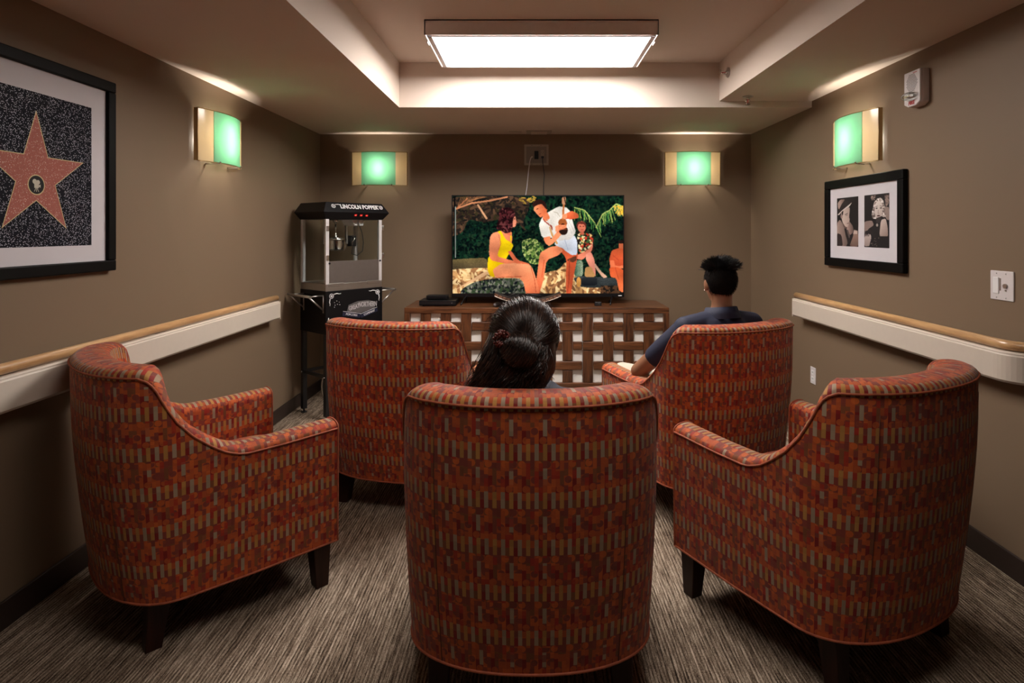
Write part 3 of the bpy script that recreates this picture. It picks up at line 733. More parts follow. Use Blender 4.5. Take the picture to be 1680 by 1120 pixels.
    c.line([(905,300),(960,440)], 4, (196,188,176)); c.line([(1060,300),(1110,420)], 5, (196,190,182)); c.line([(1050,470),(1080,560)], 5, (176,182,198)); c.line([(1090,640),(1085,800),(1075,900)], 9, (170,66,40)); c.line([(880,640),(860,780)], 8, (200,88,54))
    c.line([(1175,360),(1185,360)], 4, (80,30,26)); c.line([(1202,360),(1212,360)], 4, (80,30,26)); c.line([(1186,388),(1204,388)], 4, (150,30,40)); c.line([(1450,600),(1500,640)], 5, (180,66,40)); c.line([(1470,700),(1500,800)], 5, (186,72,44))
    lf = rng.rand(12, 20); yy_ = np.linspace(0, 11, c.h); xx_ = np.linspace(0, 19, c.w); y0 = np.floor(yy_).astype(int).clip(0, 10); x0 = np.floor(xx_).astype(int).clip(0, 18); fy = (yy_-y0)[:, None]; fx = (xx_-x0)[None]
    L = (lf[y0][:, x0]*(1-fy)*(1-fx)+lf[y0+1][:, x0]*fy*(1-fx)+lf[y0][:, x0+1]*(1-fy)*fx+lf[y0+1][:, x0+1]*fy*fx)
    c.a = np.clip(c.a*(.80+.36*L[..., None]), 0, 1)
    c.blur(1)
    return c

# ================================================================ television
def tv():
    X0, X1, Z0_, Z1_, Y = -.661, .789, .858, 1.714, 4.92
    t = empty('television', ((X0+X1)/2, Y+.02, .80)); o = Vector(t.location)
    def B(a, b_): return tuple(Vector(a)-o), tuple(Vector(b_)-o)
    m = MB(); m.box(*B((X0, Y, Z0_), (X1, Y+.012, Z1_))); m.box(*B((X0+.15, Y+.012, Z0_+.02), (X1-.15, Y+.05, Z0_+.5))); m.build('housing', M_black, t, bevel=.003)
    m = MB()
    for a, b_ in (((X0, Y-.003, Z0_), (X1, Y, Z0_+.030)), ((X0, Y-.003, Z1_-.008), (X1, Y, Z1_)), ((X0, Y-.003, Z0_+.03), (X0+.008, Y, Z1_-.008)), ((X1-.008, Y-.003, Z0_+.03), (X1, Y, Z1_-.008))): m.box(*B(a, b_))
    m.build('bezel', M_black, t)
    cv = paint_tv(); cv.build('screen', M_screen, (X0+.008-o.x, -.0005+Y-o.y-.0005, Z1_-.008-o.z), (X1-X0-.016, 0, 0), (0, 0, -(Z1_-Z0_-.038)), t)
    m = MB(); m.box(*B((X1-.050, Y-.0045, Z0_+.009), (X1-.020, Y-.003, Z0_+.015))); m.build('maker_badge', M_white, t)
    for x in (X0+.11, X1-.11):
        m = MB(); s = 1
        m.tube([Vector((x+.02, Y+.012, Z0_+.02))-o, Vector((x-.01, Y-.05, .83))-o, Vector((x-.02, Y-.11, .806))-o], .006, 8)
        m.tube([Vector((x+.02, Y+.012, Z0_+.02))-o, Vector((x+.01, Y+.05, .83))-o, Vector((x+.0, Y+.11, .806))-o], .006, 8)
        m.build('foot', M_black, t)
    tag(t, 'flat black television on the woven console showing a beach scene', 'television')
tv()

# small things on the console
t = empty('cable_box', (-.755, 4.87, .80)); m = MB(); m.box((-.15, -.11, .006), (.15, .11, .045)); m.build('body', M_black, t, bevel=.004)
m = MB(); m.box((-.147, -.1115, .018), (.147, -.1095, .034)); m.build('front_strip', M_blackm, t)
for sx in (-.12, .12):
    for sy in (-.08, .08): m = MB(); m.cyl((sx, sy, 0), (sx, sy, .007), .008, 10); m.build('rubber_foot', M_dark, t)
m = MB(); m.box((.115, -.1125, .024), (.119, -.111, .027)); m.build('status_light', M_white, t)
tag(t, 'flat black set-top box lying on the console beside the television', 'set-top box')
t = empty('streaming_recorder', (-.77, 4.88, .845)); m = MB(); m.prism([(-.085,-.05),(.085,-.05),(.092,-.03),(.085,.05),(-.085,.05),(-.092,-.03)], .004, .034); m.build('body', M_black, t, bevel=.004)
m = MB(); m.box((-.07, -.04, 0), (.07, .04, .005)); m.build('base_pad', M_dark, t)
tag(t, 'smaller black box stacked on top of the set-top box', 'media box')
t = empty('remote_sensor', (.555, 4.80, .80)); m = MB(); m.box((-.028,-.02,0),(.028,.02,.032)); m.build('body', M_blackm, t, bevel=.005)
m = text_mb('OO', .018, Matrix.Translation((0,-.0208,.017)) @ Matrix.Rotation(R(90), 4, 'X')); m.build('face_mark', M_steel, t)
tag(t, 'tiny black cube device with two round marks on the console under the television', 'small device')
# long curved tray with ring pattern edge
def tray():
    t = empty('curved_tray', (-.02, 4.76, .80)); m = MB(); N = 24; W = .265
    def zc(u): return .035+.062*u*u
    ring = []
    for k in range(N+1):
        u = 2*k/N-1; x = u*W; ring.append((x, zc(u)))
    def strip(y0, y1, dz0, dz1):
        mm = MB(); poly = [(x, z+dz1) for x, z in ring] + [(x, z+dz0) for x, z in ring[::-1]]
        M = Matrix(((1,0,0,0),(0,0,1,0),(0,1,0,0),(0,0,0,1))); mm.prism(poly, y0, y1, M=M); return mm
    strip(-.10, .10, -.004, .014).build('tray_body', M_dark, t)
    pm = strip(-.103, -.100, -.002, .022)
    pm.build('front_edge', plain('dark_bronze_edge', (.10, .045, .03), .4), t)
    r = MB()
    for k in range(17):
        u = -.94+1.88*k/16; cx, cz = u*W, zc(u)+.010
        r.tube([(cx+.0085*math.cos(a), -.104, cz+.0062*math.sin(a)) for a in np.linspace(0, 2*math.pi, 13)[:-1]], .0013, 5, closed=True)
    r.build('ring_pattern', plain('copper_rings', (.55, .30, .18), .4, .3), t)
    r = MB(); r.tube([(x, -.104, z-.003) for x, z in ring], .0028, 6); r.build('pale_lip', M_cream, t)
    m = MB(); m.prism([(-.12,-.06),(.12,-.06),(.12,.06),(-.12,.06)], 0, .035); m.build('stand', M_dark, t, bevel=.006)
    tag(t, 'long curved tray with ring-patterned edge and upturned ends, before the television', 'tray')
tray()
t = empty('game_controller', (-.235, 4.72, .80)); m = MB(); limb(m, [(-.05,-.02,.018),(-.02,.015,.026),(.04,.02,.026),(.07,-.02,.018)], [.014,.018,.018,.014]); m.build('body', plain('grey_plastic', (.12,.10,.10), .4), t)
tag(t, 'small grey gadget lying on the console beside the curved tray', 'gadget')

# ================================================================ popcorn machine
def popcorn():
    ang = math.atan2(.387, .318); t = empty('popcorn_machine', (-1.515, 4.335, 0), ang)
    W, D = .50, .355
    ST, BK, AL = M_steel, M_black, M_alu
    def bx(name, a, b_, mat, par=t, bev=.002): m = MB(); m.box(a, b_); return m.build(name, mat, par, bevel=bev)
    # cart legs, rails
    for (x, y) in ((0,0),(W-.035,0),(0,D-.035),(W-.035,D-.035)):
        lg = bx('leg', (x, y, .03), (x+.035, y+.035, .64), M_blackm); m = MB(); m.cyl((x+.0175, y+.0175, 0), (x+.0175, y+.0175, .008), .022, 16); m.cyl((x+.0175, y+.0175, .008), (x+.0175, y+.0175, .03), .007, 10); m.build('levelling_foot', M_blackm, lg)
    m = MB(); z = .31
    m.box((0.03,.006,z),(W-.03,.026,z+.022)).box((.03,D-.026,z),(W-.03,D-.006,z+.022)).box((.006,.03,z),(.026,D-.03,z+.022)).box((W-.026,.03,z),(W-.006,D-.03,z+.022)); m.build('lower_frame', M_blackm, t)
    for (x, y) in ((.0175,-.002),(-.002,.0175),(.0175,D+.002),(-.002,D-.0175)): m = MB(); m.ball((x, y, .32), .006); m.build('bolt', M_chrome, t)
    body = bx('cart_cabinet', (-.002, -.002, .64), (W+.002, D+.002, .962), BK)
    # graphics on the cabinet front
    FM = lambda x, z, s=1: Matrix.Translation((x, -.0042, z)) @ Matrix.Rotation(R(90), 4, 'X')
    for sg, cx in ((1, .045), (-1, W-.045)):
        cz = .925; m = MB()
        m.tube([(cx+.017*math.cos(a), -.0040, cz+.017*math.sin(a)) for a in np.linspace(0, 2*math.pi, 17)[:-1]], .0022, 5, closed=True)
        m.tube([(cx+.006*math.cos(a), -.0040, cz+.006*math.sin(a)) for a in np.linspace(0, 2*math.pi, 9)[:-1]], .002, 5, closed=True)
        for k in range(6): a = k*math.pi/3; m.tube([(cx, -.004, cz), (cx+.016*math.cos(a), -.004, cz+.016*math.sin(a))], .0012, 4)
        m.tube([(cx+sg*.02, -.004, cz+.012), (cx+sg*.045, -.004, cz+.017), (cx+sg*.065, -.004, cz+.012), (cx+sg*.08, -.004, cz+.015)], [.004,.0035,.003,.002], 5)
        m.tube([(cx-sg*.012, -.004, cz-.02), (cx-sg*.017, -.004, cz-.045), (cx-sg*.012, -.004, cz-.06), (cx-sg*.014, -.004, cz-.072)], [.004,.0035,.003,.002], 5); m.build('scroll_decoration', M_white, t)
    m = MB()
    m.tube([(.03+.015*math.cos(a), -.0040, .70+.017*math.sin(a)) for a in np.linspace(0, 2*math.pi, 17)[:-1]], .0022, 5, closed=True)
    m.tube([(.022,-.004,.72),(.018,-.004,.745),(.022,-.004,.765)], .0035, 5)
    m.build('scroll_decoration', M_white, t); m = MB()
    for k, (px, pz) in enumerate(((.07,.875),(.09,.885),(.11,.875),(.075,.855),(.095,.860),(.115,.855),(.07,.84))): m.ball((px, -.0035, pz), .0028, nu=8, nv=6)
    m.build('star_dots', M_white, t)
    m = MB()
    m.prism([(.175,.795),(.19,.845),(.27,.868),(.37,.868),(.43,.85),(.425,.80),(.30,.775)], .0, .002, 0, Matrix.Translation((0,-.004,0)) @ Matrix(((1,0,0,0),(0,0,-1,0),(0,1,0,0),(0,0,0,1))))
    m.build('logo_backing', plain('pewter_ink', (.16,.15,.15), .4, .5), t)
    m = MB(); m.merge(text_mb('GREAT', .048, Matrix.Translation((.238,-.0075,.824)) @ Matrix.Rotation(R(90),4,'X') @ Matrix.Rotation(R(10),4,'Z'), sx=.66, bold=.0008))
    m.merge(text_mb('NORTHERN', .054, Matrix.Translation((.362,-.0075,.835)) @ Matrix.Rotation(R(90),4,'X') @ Matrix.Rotation(R(-3),4,'Z'), sx=.58, bold=.0008))
    m.build('logo_lettering', plain('silver_ink', (.55,.52,.53), .4), t)
    m = MB()
    for sg, cx, rot, tx in ((-1, .215, -12, 'POPCORN'), (1, .375, 14, 'COMPANY')):
        Mx = Matrix.Translation((cx, -.006, .768)) @ Matrix.Rotation(R(90),4,'X') @ Matrix.Rotation(R(rot),4,'Z')
        m.prism([(-.08,-.016),(.08,-.016),(.08,.016),(-.08,.016)], 0, .001, 0, Mx); m.merge(text_mb(tx, .024, Mx @ Matrix.Translation((0,0,.002)), 1, sx=.9))
        m.tube([Mx @ Vector((-.08,.018,.002)), Mx @ Vector((.08,.018,.002))], .0016, 4, 1)
    m.build('ribbon_logo', [plain('ribbon_navy', (.008,.012,.035), .5), M_white], t)
    # serving shelf / side handles, both sides
    for sg, x in ((-1, -.002), (1, W+.002)):
        m = MB(); e = x+sg*.14 if sg > 0 else x-.115
        for y in (.03, D-.05): m.tube([(x, y, .93), (e, y, .93)], .005, 8); m.tube([(x, y, .82), (e, y, .925)], .006, 8); m.tube([(x,y,.80),(x,y,.93)], .006, 8)
        m.tube([(e, .01, .93), (e, D-.03, .93)], .010, 10); m.build('side_handle', M_steel, t)
        m = MB(); m.box((min(x, e), .03, .926), (max(x, e), D-.05, .93)); m.build('side_tray', glass('smoked_plate', (.45,.42,.40), .2, .1), t)
    # spoked wheel beside the front legs
    m = MB(); c_ = Vector((.17, .05, .25)); r = .17
    m.tube([c_+Vector((r*math.cos(a), 0, r*math.sin(a))) for a in np.linspace(0, 2*math.pi, 41)[:-1]], .008, 8, closed=True)
    m.cyl(c_+Vector((0,-.02,0)), c_+Vector((0,.02,0)), .022, 16)
    for k in range(10): a = k*math.pi/5; m.tube([c_, c_+Vector((r*math.cos(a), 0, r*math.sin(a)))], .003, 6)
    m.build('spoked_wheel', M_steel, t)
    # glass case
    bx('case_base', (0, 0, .962), (W, D, 1.015), ST)
    fr = bx('front_sill', (.022, -.004, .995), (.15, .0, 1.02), ST); bx('front_sill', (.36, -.004, .995), (.478, .0, 1.02), ST)
    for (x, y) in ((0,0),(W-.028,0),(0,D-.022),(W-.028,D-.022)):
        bx('corner_post', (x, y, 1.015), (x+.028, y+.022, 1.50), AL)
    bx('drop_front_panel', (.028, .004, 1.02), (W-.028, .008, 1.185), plain('smoky_steel', (.30,.27,.26), .3, .8), bev=.001)
    bx('floor_tray', (.01, .01, 1.015), (W-.01, D-.01, 1.02), ST)
    for nm, a, b_ in (('left_glass', (.004,.022,1.02), (.007,D-.022,1.50)), ('right_glass', (W-.007,.022,1.02), (W-.004,D-.022,1.50)), ('back_glass', (.028,D-.008,1.02), (W-.028,D-.005,1.50)), ('front_glass_door', (.028,.002,1.185), (W-.028,.0045,1.50))):
        bx(nm, a, b_, M_glass, bev=0)
    for z in (1.10+.10, 1.42):
        m = MB(); m.box((W-.002, -.006, z), (W+.016, .012, z+.035)); m.cyl((W+.008,-.008,z-.002), (W+.008,-.008,z+.037), .006, 10); m.build('hinge', M_chrome, t, bevel=.002)
        m = MB(); m.box((.004,-.006,z-.01),(.024,0,z+.03)); m.build('latch_plate', M_chrome, t, bevel=.001)
    m = MB(); m.ball((.03,-.004,1.17),.008); m.build('knob', M_black, t); m = MB(); m.ball((W-.02,-.004,1.175),.008); m.build('knob', M_black, t)
    # kettle and its drive
    ktx, kty, ktz = .19, .17, 1.34
    m = MB(); prof = [(.005,0),(.065,0),(.078,.012),(.078,.075),(.083,.08)]; n = 28
    v = [(ktx+r_*math.cos(2*math.pi*k/n), kty+r_*math.sin(2*math.pi*k/n), ktz-.08+z_) for r_, z_ in prof for k in range(n)]
    m.add(v, [(j*n+k, j*n+(k+1) % n, (j+1)*n+(k+1) % n, (j+1)*n+k) for j in range(len(prof)-1) for k in range(n)], 0, True); kt = m.build('kettle', M_chrome, t)
    m = MB(); m.cyl((ktx,kty,ktz),(ktx,kty,ktz+.012),.08,28); m.cyl((ktx,kty,ktz+.012),(ktx,kty,ktz+.02),.05,24); m.build('kettle_lid', M_chrome, kt)
    m = MB(); m.cyl((ktx,kty,ktz),(ktx,kty,1.50),.006,10); m.ball((ktx,kty,ktz+.03),.012); m.cyl((ktx,kty,1.48),(ktx,kty,1.51),.02,12); m.build('drive_rod', M_chrome, t)
    bx('kettle_hanger', (ktx-.10, kty+.0, ktz-.03), (ktx-.084, kty+.02, 1.51), ST); bx('kettle_hanger', (ktx+.094, kty+.0, ktz-.03), (ktx+.11, kty+.02, 1.51), ST)
    bx('terminal_box', (ktx+.115, kty-.03, ktz-.05), (ktx+.165, kty+.02, ktz+.035), M_blackm)
    m = MB(); m.tube([(ktx+.125,kty-.035,ktz-.045),(ktx+.12,kty-.045,ktz-.02),(ktx+.14,kty-.045,ktz+.01),(ktx+.128,kty-.035,ktz+.03)], .004, 8); m.build('kettle_handle', M_chrome, t)
    m = MB(); m.tube([(W-.11,.15,1.51),(W-.11,.15,1.46),(W-.085,.15,1.40),(W-.07,.15,1.32),(W-.08,.15,1.25),(W-.13,.15,1.215),(W-.18,.15,1.23),(ktx+.14,.15,1.29)], .0038, 8); m.cyl((W-.11,.15,1.455),(W-.11,.15,1.50),.010,12); m.build('power_lead', M_blackm, t)
    m = MB()
    for a, b_ in ((0,1),(1,0)): 
        x0 = .255+a*.062; poly = [(x0,1.51),(x0+.058,1.51),(x0+.048,1.455),(x0+.018,1.455)] if a else [(x0,1.51),(x0+.058,1.51),(x0+.056,1.455),(x0+.03,1.455)]
        m = MB(); m.prism(poly, .06, .20, 0, Matrix(((1,0,0,0),(0,0,1,0),(0,1,0,0),(0,0,0,1)))); m.build('lamp_hood', M_white, t)
    # canopy
    o = .042
    def rect(e, z): return [(-e, -e, z), (W+e, -e, z), (W+e, D+e*.6, z), (-e, D+e*.6, z)]
    lv = rect(.0, 1.50)+rect(.006, 1.503)+rect(o, 1.555)+rect(.0, 1.628)
    m = MB(); m.add(lv, [(4*j+k, 4*j+(k+1) % 4, 4*j+4+(k+1) % 4, 4*j+4+k) for j in range(3) for k in range(4)] + [(0,1,2,3), (12,13,14,15)]); m.build('canopy', M_black, t, bevel=.002)
    # upper sloping face: from y=-o,z=1.555 to y=0,z=1.628
    sl = math.atan2(.073, o); CM = Matrix.Translation((W/2+.012, -o/2-.0015, 1.594)) @ Matrix.Rotation(sl, 4, 'X')
    m = text_mb('LINCOLN POPPER', .050, CM @ Matrix.Translation((0.015,.002,0)), depth=.0008, sx=.84, bold=.0014); m.build('sign_lettering', M_white, t)
    m = MB()
    for sg in (-1, 1):
        cx = sg*.212
        m.tube([CM @ Vector((cx+.015*math.cos(a), .004+.015*math.sin(a), .001)) for a in np.linspace(0, 2*math.pi, 17)[:-1]], .0025, 5, closed=True)
        for k in range(6): a = k*math.pi/3; m.tube([CM @ Vector((cx, .004, .001)), CM @ Vector((cx+.015*math.cos(a), .004+.015*math.sin(a), .001))], .0013, 4)
        m.tube([CM @ Vector((cx-sg*.018, .018, .001)), CM @ Vector((cx-sg*.045, .02, .001)), CM @ Vector((cx-sg*.058, .016, .001))], [.003,.003,.002], 5)
    m.build('sign_scroll', M_white, t)
    sl2 = math.atan2(.052, -(o-.006)); 
    for k in range(3):
        x = .235+k*.05; Mx = Matrix.Translation((x, -.026, 1.535)) @ Matrix.Rotation(R(90+35), 4, 'X')
        m = MB(); m.box((-.012,-.008,0),(.012,.008,.006), M=Mx); m.box((-.007,-.003,.006),(.007,.003,.0066), 1, M=Mx); m.build('rocker_switch', [plain('red_translucent', (.35,.01,.01), .3), M_led], t)
    tag(t, 'black popcorn machine with chrome kettle on a tall cart in the corner', 'popcorn machine')
popcorn()

# ================================================================ framed pictures
M_frame = plain('black_lacquer_frame', (.003, .003, .003), .5); M_frame.node_tree.nodes['Principled BSDF'].inputs['Specular IOR Level'].default_value = .12
def framed(name, wall_x, sx, yc, zc, w_, h_, fw, label, cat='picture'):
    """sx=+1: hangs on the left wall facing +x ; -1: right wall facing -x. local frame: +x into the room"""
    t = empty(name, (wall_x, yc, zc)); d = .03*sx
    m = MB(); a, b_ = w_/2, h_/2; lo, hi = (0.001*sx, d)
    x0, x1 = min(lo, hi), max(lo, hi)
    m.box((x0,-a,-b_),(x1,a,-b_+fw)).box((x0,-a,b_-fw),(x1,a,b_)).box((x0,-a,-b_+fw),(x1,-a+fw,b_-fw)).box((x0,a-fw,-b_+fw),(x1,a,b_-fw))
    m.build('frame', M_frame, t, bevel=.005)
    m = MB(); e = .014*sx; m.box((min(.002*sx, e),-a+fw-.004,-b_+fw-.004),(max(.002*sx, e),a-fw+.004,b_-fw+.004)); m.build('mat_board', M_mat, t)
    m = MB(); g = .021*sx; m.box((min(g-.0005, g+.0005),-a+fw-.003,-b_+fw-.003),(max(g-.0005, g+.0005),a-fw+.003,b_-fw+.003)); m.build('glazing', M_picglass, t)
    tag(t, label, cat); return t
def speckle(name, base, dot, dens, sc=230):
    t = NT(name); v = t.n('ShaderNodeTexVoronoi'); t.set(v.inputs['Vector'], t.coord()); v.inputs['Scale'].default_value = sc
    v2 = t.n('ShaderNodeTexVoronoi'); t.set(v2.inputs['Vector'], t.coord()); v2.inputs['Scale'].default_value = sc*.55
    s = t.n('ShaderNodeSeparateXYZ'); t.set(s.inputs[0], v.outputs['Color']); s2 = t.n('ShaderNodeSeparateXYZ'); t.set(s2.inputs[0], v2.outputs['Color'])
    a = t.math('MULTIPLY', t.math('LESS_THAN', v.outputs['Distance'], .38), t.math('LESS_THAN', s.outputs[0], dens))
    b_ = t.math('MULTIPLY', t.math('LESS_THAN', v2.outputs['Distance'], .26), t.math('LESS_THAN', s2.outputs[0], dens*.6))
    f = t.math('MAXIMUM', a, b_); nz = t.noise(t.coord(), 120, 2)
    c = t.mix(nz, tuple(x*.8 for x in base)+(1,), tuple(x*1.2 for x in base)+(1,))
    t.p(Base_Color=t.mix(f, c, (*dot, 1)), Roughness=.7); t.b.inputs['Specular IOR Level'].default_value = .15; return t.mat
yc = 2.603-.41
fr = framed('framed_star_picture', WL, 1, 2.197, 1.65, .812, .83, .046, 'large black framed picture of a pink star on speckled black')
m = MB(); X = .0146
pz, py = (1.639-1.65), .277
def YZ(poly, x, mi): # polygon in (y,z) on plane x
    m.add([(x, y, z) for y, z in poly], [tuple(range(len(poly)))], mi)
YZ([(-py, 1.349-1.65), (py, 1.349-1.65), (py, 1.929-1.65), (-py, 1.929-1.65)], X, 0)
def star(R_, k=.382):
    return [((R_ if i % 2 == 0 else R_*k)*math.sin(math.pi*i/5), (R_ if i % 2 == 0 else R_*k)*math.cos(math.pi*i/5)-.034) for i in range(10)]
def starfan(R_, x, mi):
    P = star(R_); m.add([(x, 0, -.034)]+[(x, a, b_) for a, b_ in P], [(0, 1+i, 1+(i+1) % 10) for i in range(10)], mi)
starfan(.2455, X+.0003, 1); starfan(.236, X+.0006, 2)
def disc(cy, cz, r1, r2, x, mi, n=40): YZ([(cy+r1*math.cos(2*math.pi*k/n), cz+r2*math.sin(2*math.pi*k/n)) for k in range(n)], x, mi)
ez = 1.582-1.65
disc(0, ez, .0385, .0385, X+.0009, 1); disc(0, ez, .0345, .0345, X+.0012, 3)
# little film camera emblem: two reels, body, lens, tripod
disc(-.008, ez+.012, .0095, .0095, X+.0015, 4); disc(.007, ez+.010, .0085, .0085, X+.0015, 4); YZ([(-.010, ez-.012), (.010, ez-.012), (.010, ez+.006), (-.010, ez+.006)], X+.0016, 4)
YZ([(.010, ez-.006), (.018, ez-.010), (.018, ez+.002), (.010, ez-.001)], X+.0016, 4)
for q in (-.010, 0, .010): YZ([(q*.3-.0012, ez-.012), (q*.3+.0012, ez-.012), (q+.0012, ez-.026), (q-.0012, ez-.026)], X+.0016, 4)
o_ = m.build('star_print', [speckle('black_terrazzo', (.005,.005,.010), (.45,.45,.52), .34), plain('brass_line', (.62,.50,.26), .4, .2), speckle('pink_terrazzo', (.40,.135,.105), (.70,.52,.44), .30), M_black, plain('pale_bronze', (.55,.52,.42), .5)], fr, fix=False)

fr = framed('framed_portraits', WR, -1, (3.037+3.85)/2, 1.4605, .813, .545, .052, 'black framed pair of black-and-white portrait photographs')
def portrait_man():
    c = Canvas(150, 190, 180, 303, 385, 795, (14, 10, 10)); sk, mid, dk = (206,190,180), (150,130,120), (40,32,32)
    c.poly([(180,560),(210,520),(260,600),(290,795),(180,795)], (170,148,138), (110,92,86), (1,0)); c.poly([(180,660),(225,680),(240,795),(180,795)], (44,34,34))
    c.poly([(300,540),(335,590),(345,650),(300,690),(270,640)], (176,150,140), (100,80,76), (1,0)); c.poly([(250,610),(275,620),(320,700),(300,790),(270,700)], (26,22,24)); c.poly([(275,630),(290,625),(310,690),(300,720)], (90,80,80))
    c.poly([(222,450),(240,430),(305,400),(306,440),(300,490),(305,530),(300,560),(285,605),(262,595),(235,550),(225,500)], sk, (176,156,146), (1,0)); c.poly([(225,440),(245,430),(240,480),(228,490)], dk)
    c.ell(226, 490, 10, 24, (150,128,120)); c.line([(262,474),(285,464)], 5, dk); c.line([(268,484),(286,480)], 4, (70,56,54)); c.line([(298,500),(308,528)], 3, (120,100,94)); c.line([(280,566),(300,560)], 5, (90,60,60))
    c.poly([(235,550),(262,595),(285,605),(270,620),(245,600)], (96,78,74))
    c.poly([(186,470),(190,400),(195,340),(215,315),(270,315),(300,345),(330,352),(300,385),(240,420),(186,475)], (36,28,28)); c.poly([(190,395),(188,350),(215,318),(262,318),(225,370),(200,420)], (190,168,156), (120,100,92), (1,0))
    c.poly([(184,474),(230,430),(290,385),(330,354),(300,400),(240,432),(200,478)], (214,204,198))
    c.poly([(345,640),(375,635),(385,680),(385,795),(300,795),(335,700)], (160,130,116), (110,86,76)); 
    for k in range(4): c.line([(350+k*9,632+k*3),(342+k*10,668)], 6, (220,200,190))
    c.blur(1); return c
def portrait_woman():
    c = Canvas(150, 190, 443, 272, 683, 805, (16, 12, 12)); sk = (226,216,210)
    c.poly([(443,540),(520,530),(540,580),(480,620),(450,700),(443,600)], (140,120,114)); c.spots(c.mask([(500,285),(560,280),(545,330),(520,330)]), 14, [(160,140,130)], 4, 9, 1.5); c.spots(c.mask([(640,290),(683,290),(683,360),(650,420)]), 40, [(150,130,120),(90,74,70)], 5, 12, 1.5)
    c.poly([(443,690),(500,660),(515,700),(500,790),(443,800)], (196,180,174), (150,132,126)); 
    hr = c.smooth([(540,350),(570,315),(605,310),(630,340),(640,400),(665,430),(660,500),(640,510),(610,490),(560,520),(520,510),(518,450),(530,410)]); c.fill(c.mask(hr), (196,182,174), nz=.08); c.spots(c.mask(hr), 110, [(240,234,230),(120,104,98),(90,76,72)], 4, 9, 1.6)
    c.poly([(640,400),(683,410),(683,540),(650,520)], (150,132,124), nz=.1)
    c.poly([(545,380),(570,340),(600,340),(622,380),(622,440),(608,490),(582,520),(562,505),(545,460)], sk, (190,174,166), (1,1), .02)
    c.line([(553,398),(575,390)], 4, (60,46,44)); c.line([(598,390),(618,398)], 4, (60,46,44)); c.ell(565, 412, 10, 6, (60,48,46)); c.ell(606, 412, 10, 6, (60,48,46)); c.line([(582,430),(578,462),(590,464)], 4, (130,108,102)); c.ell(583, 487, 15, 7, (70,40,40))
    c.poly([(560,510),(608,495),(600,560),(560,560)], (50,40,40)); c.poly([(545,560),(600,560),(570,690),(520,690),(515,640)], (22,18,20))
    c.poly([(605,530),(650,515),(668,600),(672,690),(640,700),(590,690)], (206,190,182), (150,128,120), (1,1)); c.poly([(520,690),(590,690),(683,690),(683,805),(490,805),(505,740)], (18,14,16))
    c.poly([(450,640),(500,625),(540,650),(520,680),(480,665),(452,670)], (30,24,26)); 
    for k in range(4): c.line([(455+k*14,650),(447+k*13,690)], 6, (24,20,22))
    c.ell(570, 580, 10, 16, (170,156,150)); c.spots(c.mask([(500,700),(600,700),(580,790),(510,790)]), 12, [(120,108,104)], 3, 5)
    c.blur(1); return c
pc = 1.4605; yc = fr.location.y
for (y0, y1, cv, nm) in ((3.717, 3.476, portrait_man(), 'portrait of a man in a hat'), (3.413, 3.175, portrait_woman(), 'portrait of a woman with pale curls')):
    o_ = cv.build('photograph', M_print, (-.0146, y0-yc, 1.617-pc), (0, y1-y0, 0), (0, 0, -.301), fr); tag(o_, 'black-and-white '+nm)

# ================================================================ wall devices
# recessed cable plate on the back wall
t = empty('media_wall_plate', (.0545, YB, 2.089)); m = MB(); w_, h_ = .108, .092
m.box((-w_,-.006,-h_),(w_,0,-h_+.018)).box((-w_,-.006,h_-.018),(w_,0,h_)).box((-w_,-.006,-h_+.018),(-w_+.018,0,h_-.018)).box((w_-.018,-.006,-h_+.018),(w_,0,h_-.018)); m.build('cover_frame', M_beigepl, t, bevel=.002)
m = MB(); m.box((-w_+.018,-.002,-h_+.018),(w_-.018,-.0008,h_-.018)); m.build('recess_panel', plain('grey_beige_plastic', (.27,.235,.20), .6), t)
m = MB(); m.box((-.018,-.008,-.038),(.018,-.002,.034)); m.build('cable_port', M_black, t, bevel=.001)
m = MB(); m.box((.038,-.006,-.034),(.07,-.002,.042)); m.box((.045,-.0065,.018),(.0475,-.006,.028),1); m.box((.060,-.0065,.018),(.0625,-.006,.028),1); m.ball((.054,-.006,.010),.003,1,8,6); m.build('socket', [M_beigepl, M_dark], t)
for x in (-.04, .04):
    for z in (-.083, .083): m = MB(); m.ball((x,-.006,z),.003,0,8,6); m.build('screw', M_dark, t)
tag(t, 'beige recessed cable plate on the back wall above the television', 'wall plate')
m = MB(); m.tube([(.016, YB-.02, 2.066), (.006, YB-.035, 2.06), (-.004, YB-.03, 2.03), (-.015, YB-.02, 1.95), (-.03, YB-.02, 1.80), (-.045, YB-.05, 1.70), (-.05, YB-.12, 1.60)], .0045, 8); m.ball((.016, YB-.014, 2.068), .008)
tag(m.build('white_cable', M_whitepl), 'white cable hanging from the wall plate down behind the television', 'cable')
m = MB(); m.tube([(.108, YB-.02, 2.062), (.109, YB-.024, 2.03), (.118, YB-.02, 1.96), (.125, YB-.018, 1.91), (.118, YB-.02, 1.82), (.117, YB-.06, 1.65)], .0035, 8); m.box((.096, YB-.03, 2.056), (.121, YB-.008, 2.074))
tag(m.build('black_power_cable', M_blackm), 'black power cable plugged into the wall plate and hanging behind the television', 'cable')
# ceiling vent
t = empty('ceiling_plate', (.075, 5.09, CZ)); m = MB(); m.box((-.11,-.085,-.006),(.11,.085,0)); m.build('plate', M_beigepl, t, bevel=.002); m = MB(); m.box((-.07,-.06,-.012),(.07,.06,-.006)); m.build('raised_centre', M_ceil, t, bevel=.003)
tag(t, 'small rectangular ceiling plate above the cable plate at the back wall', 'ceiling plate')
m = MB(); m.box((-.055,-.008,-.004),(.055,.008,0)); tag(m.build('ceiling_clip', M_beigepl, loc=(-.13, 5.06, CZ), rz=R(12)), 'thin sliver-shaped clip on the ceiling beside the ceiling plate', 'clip')
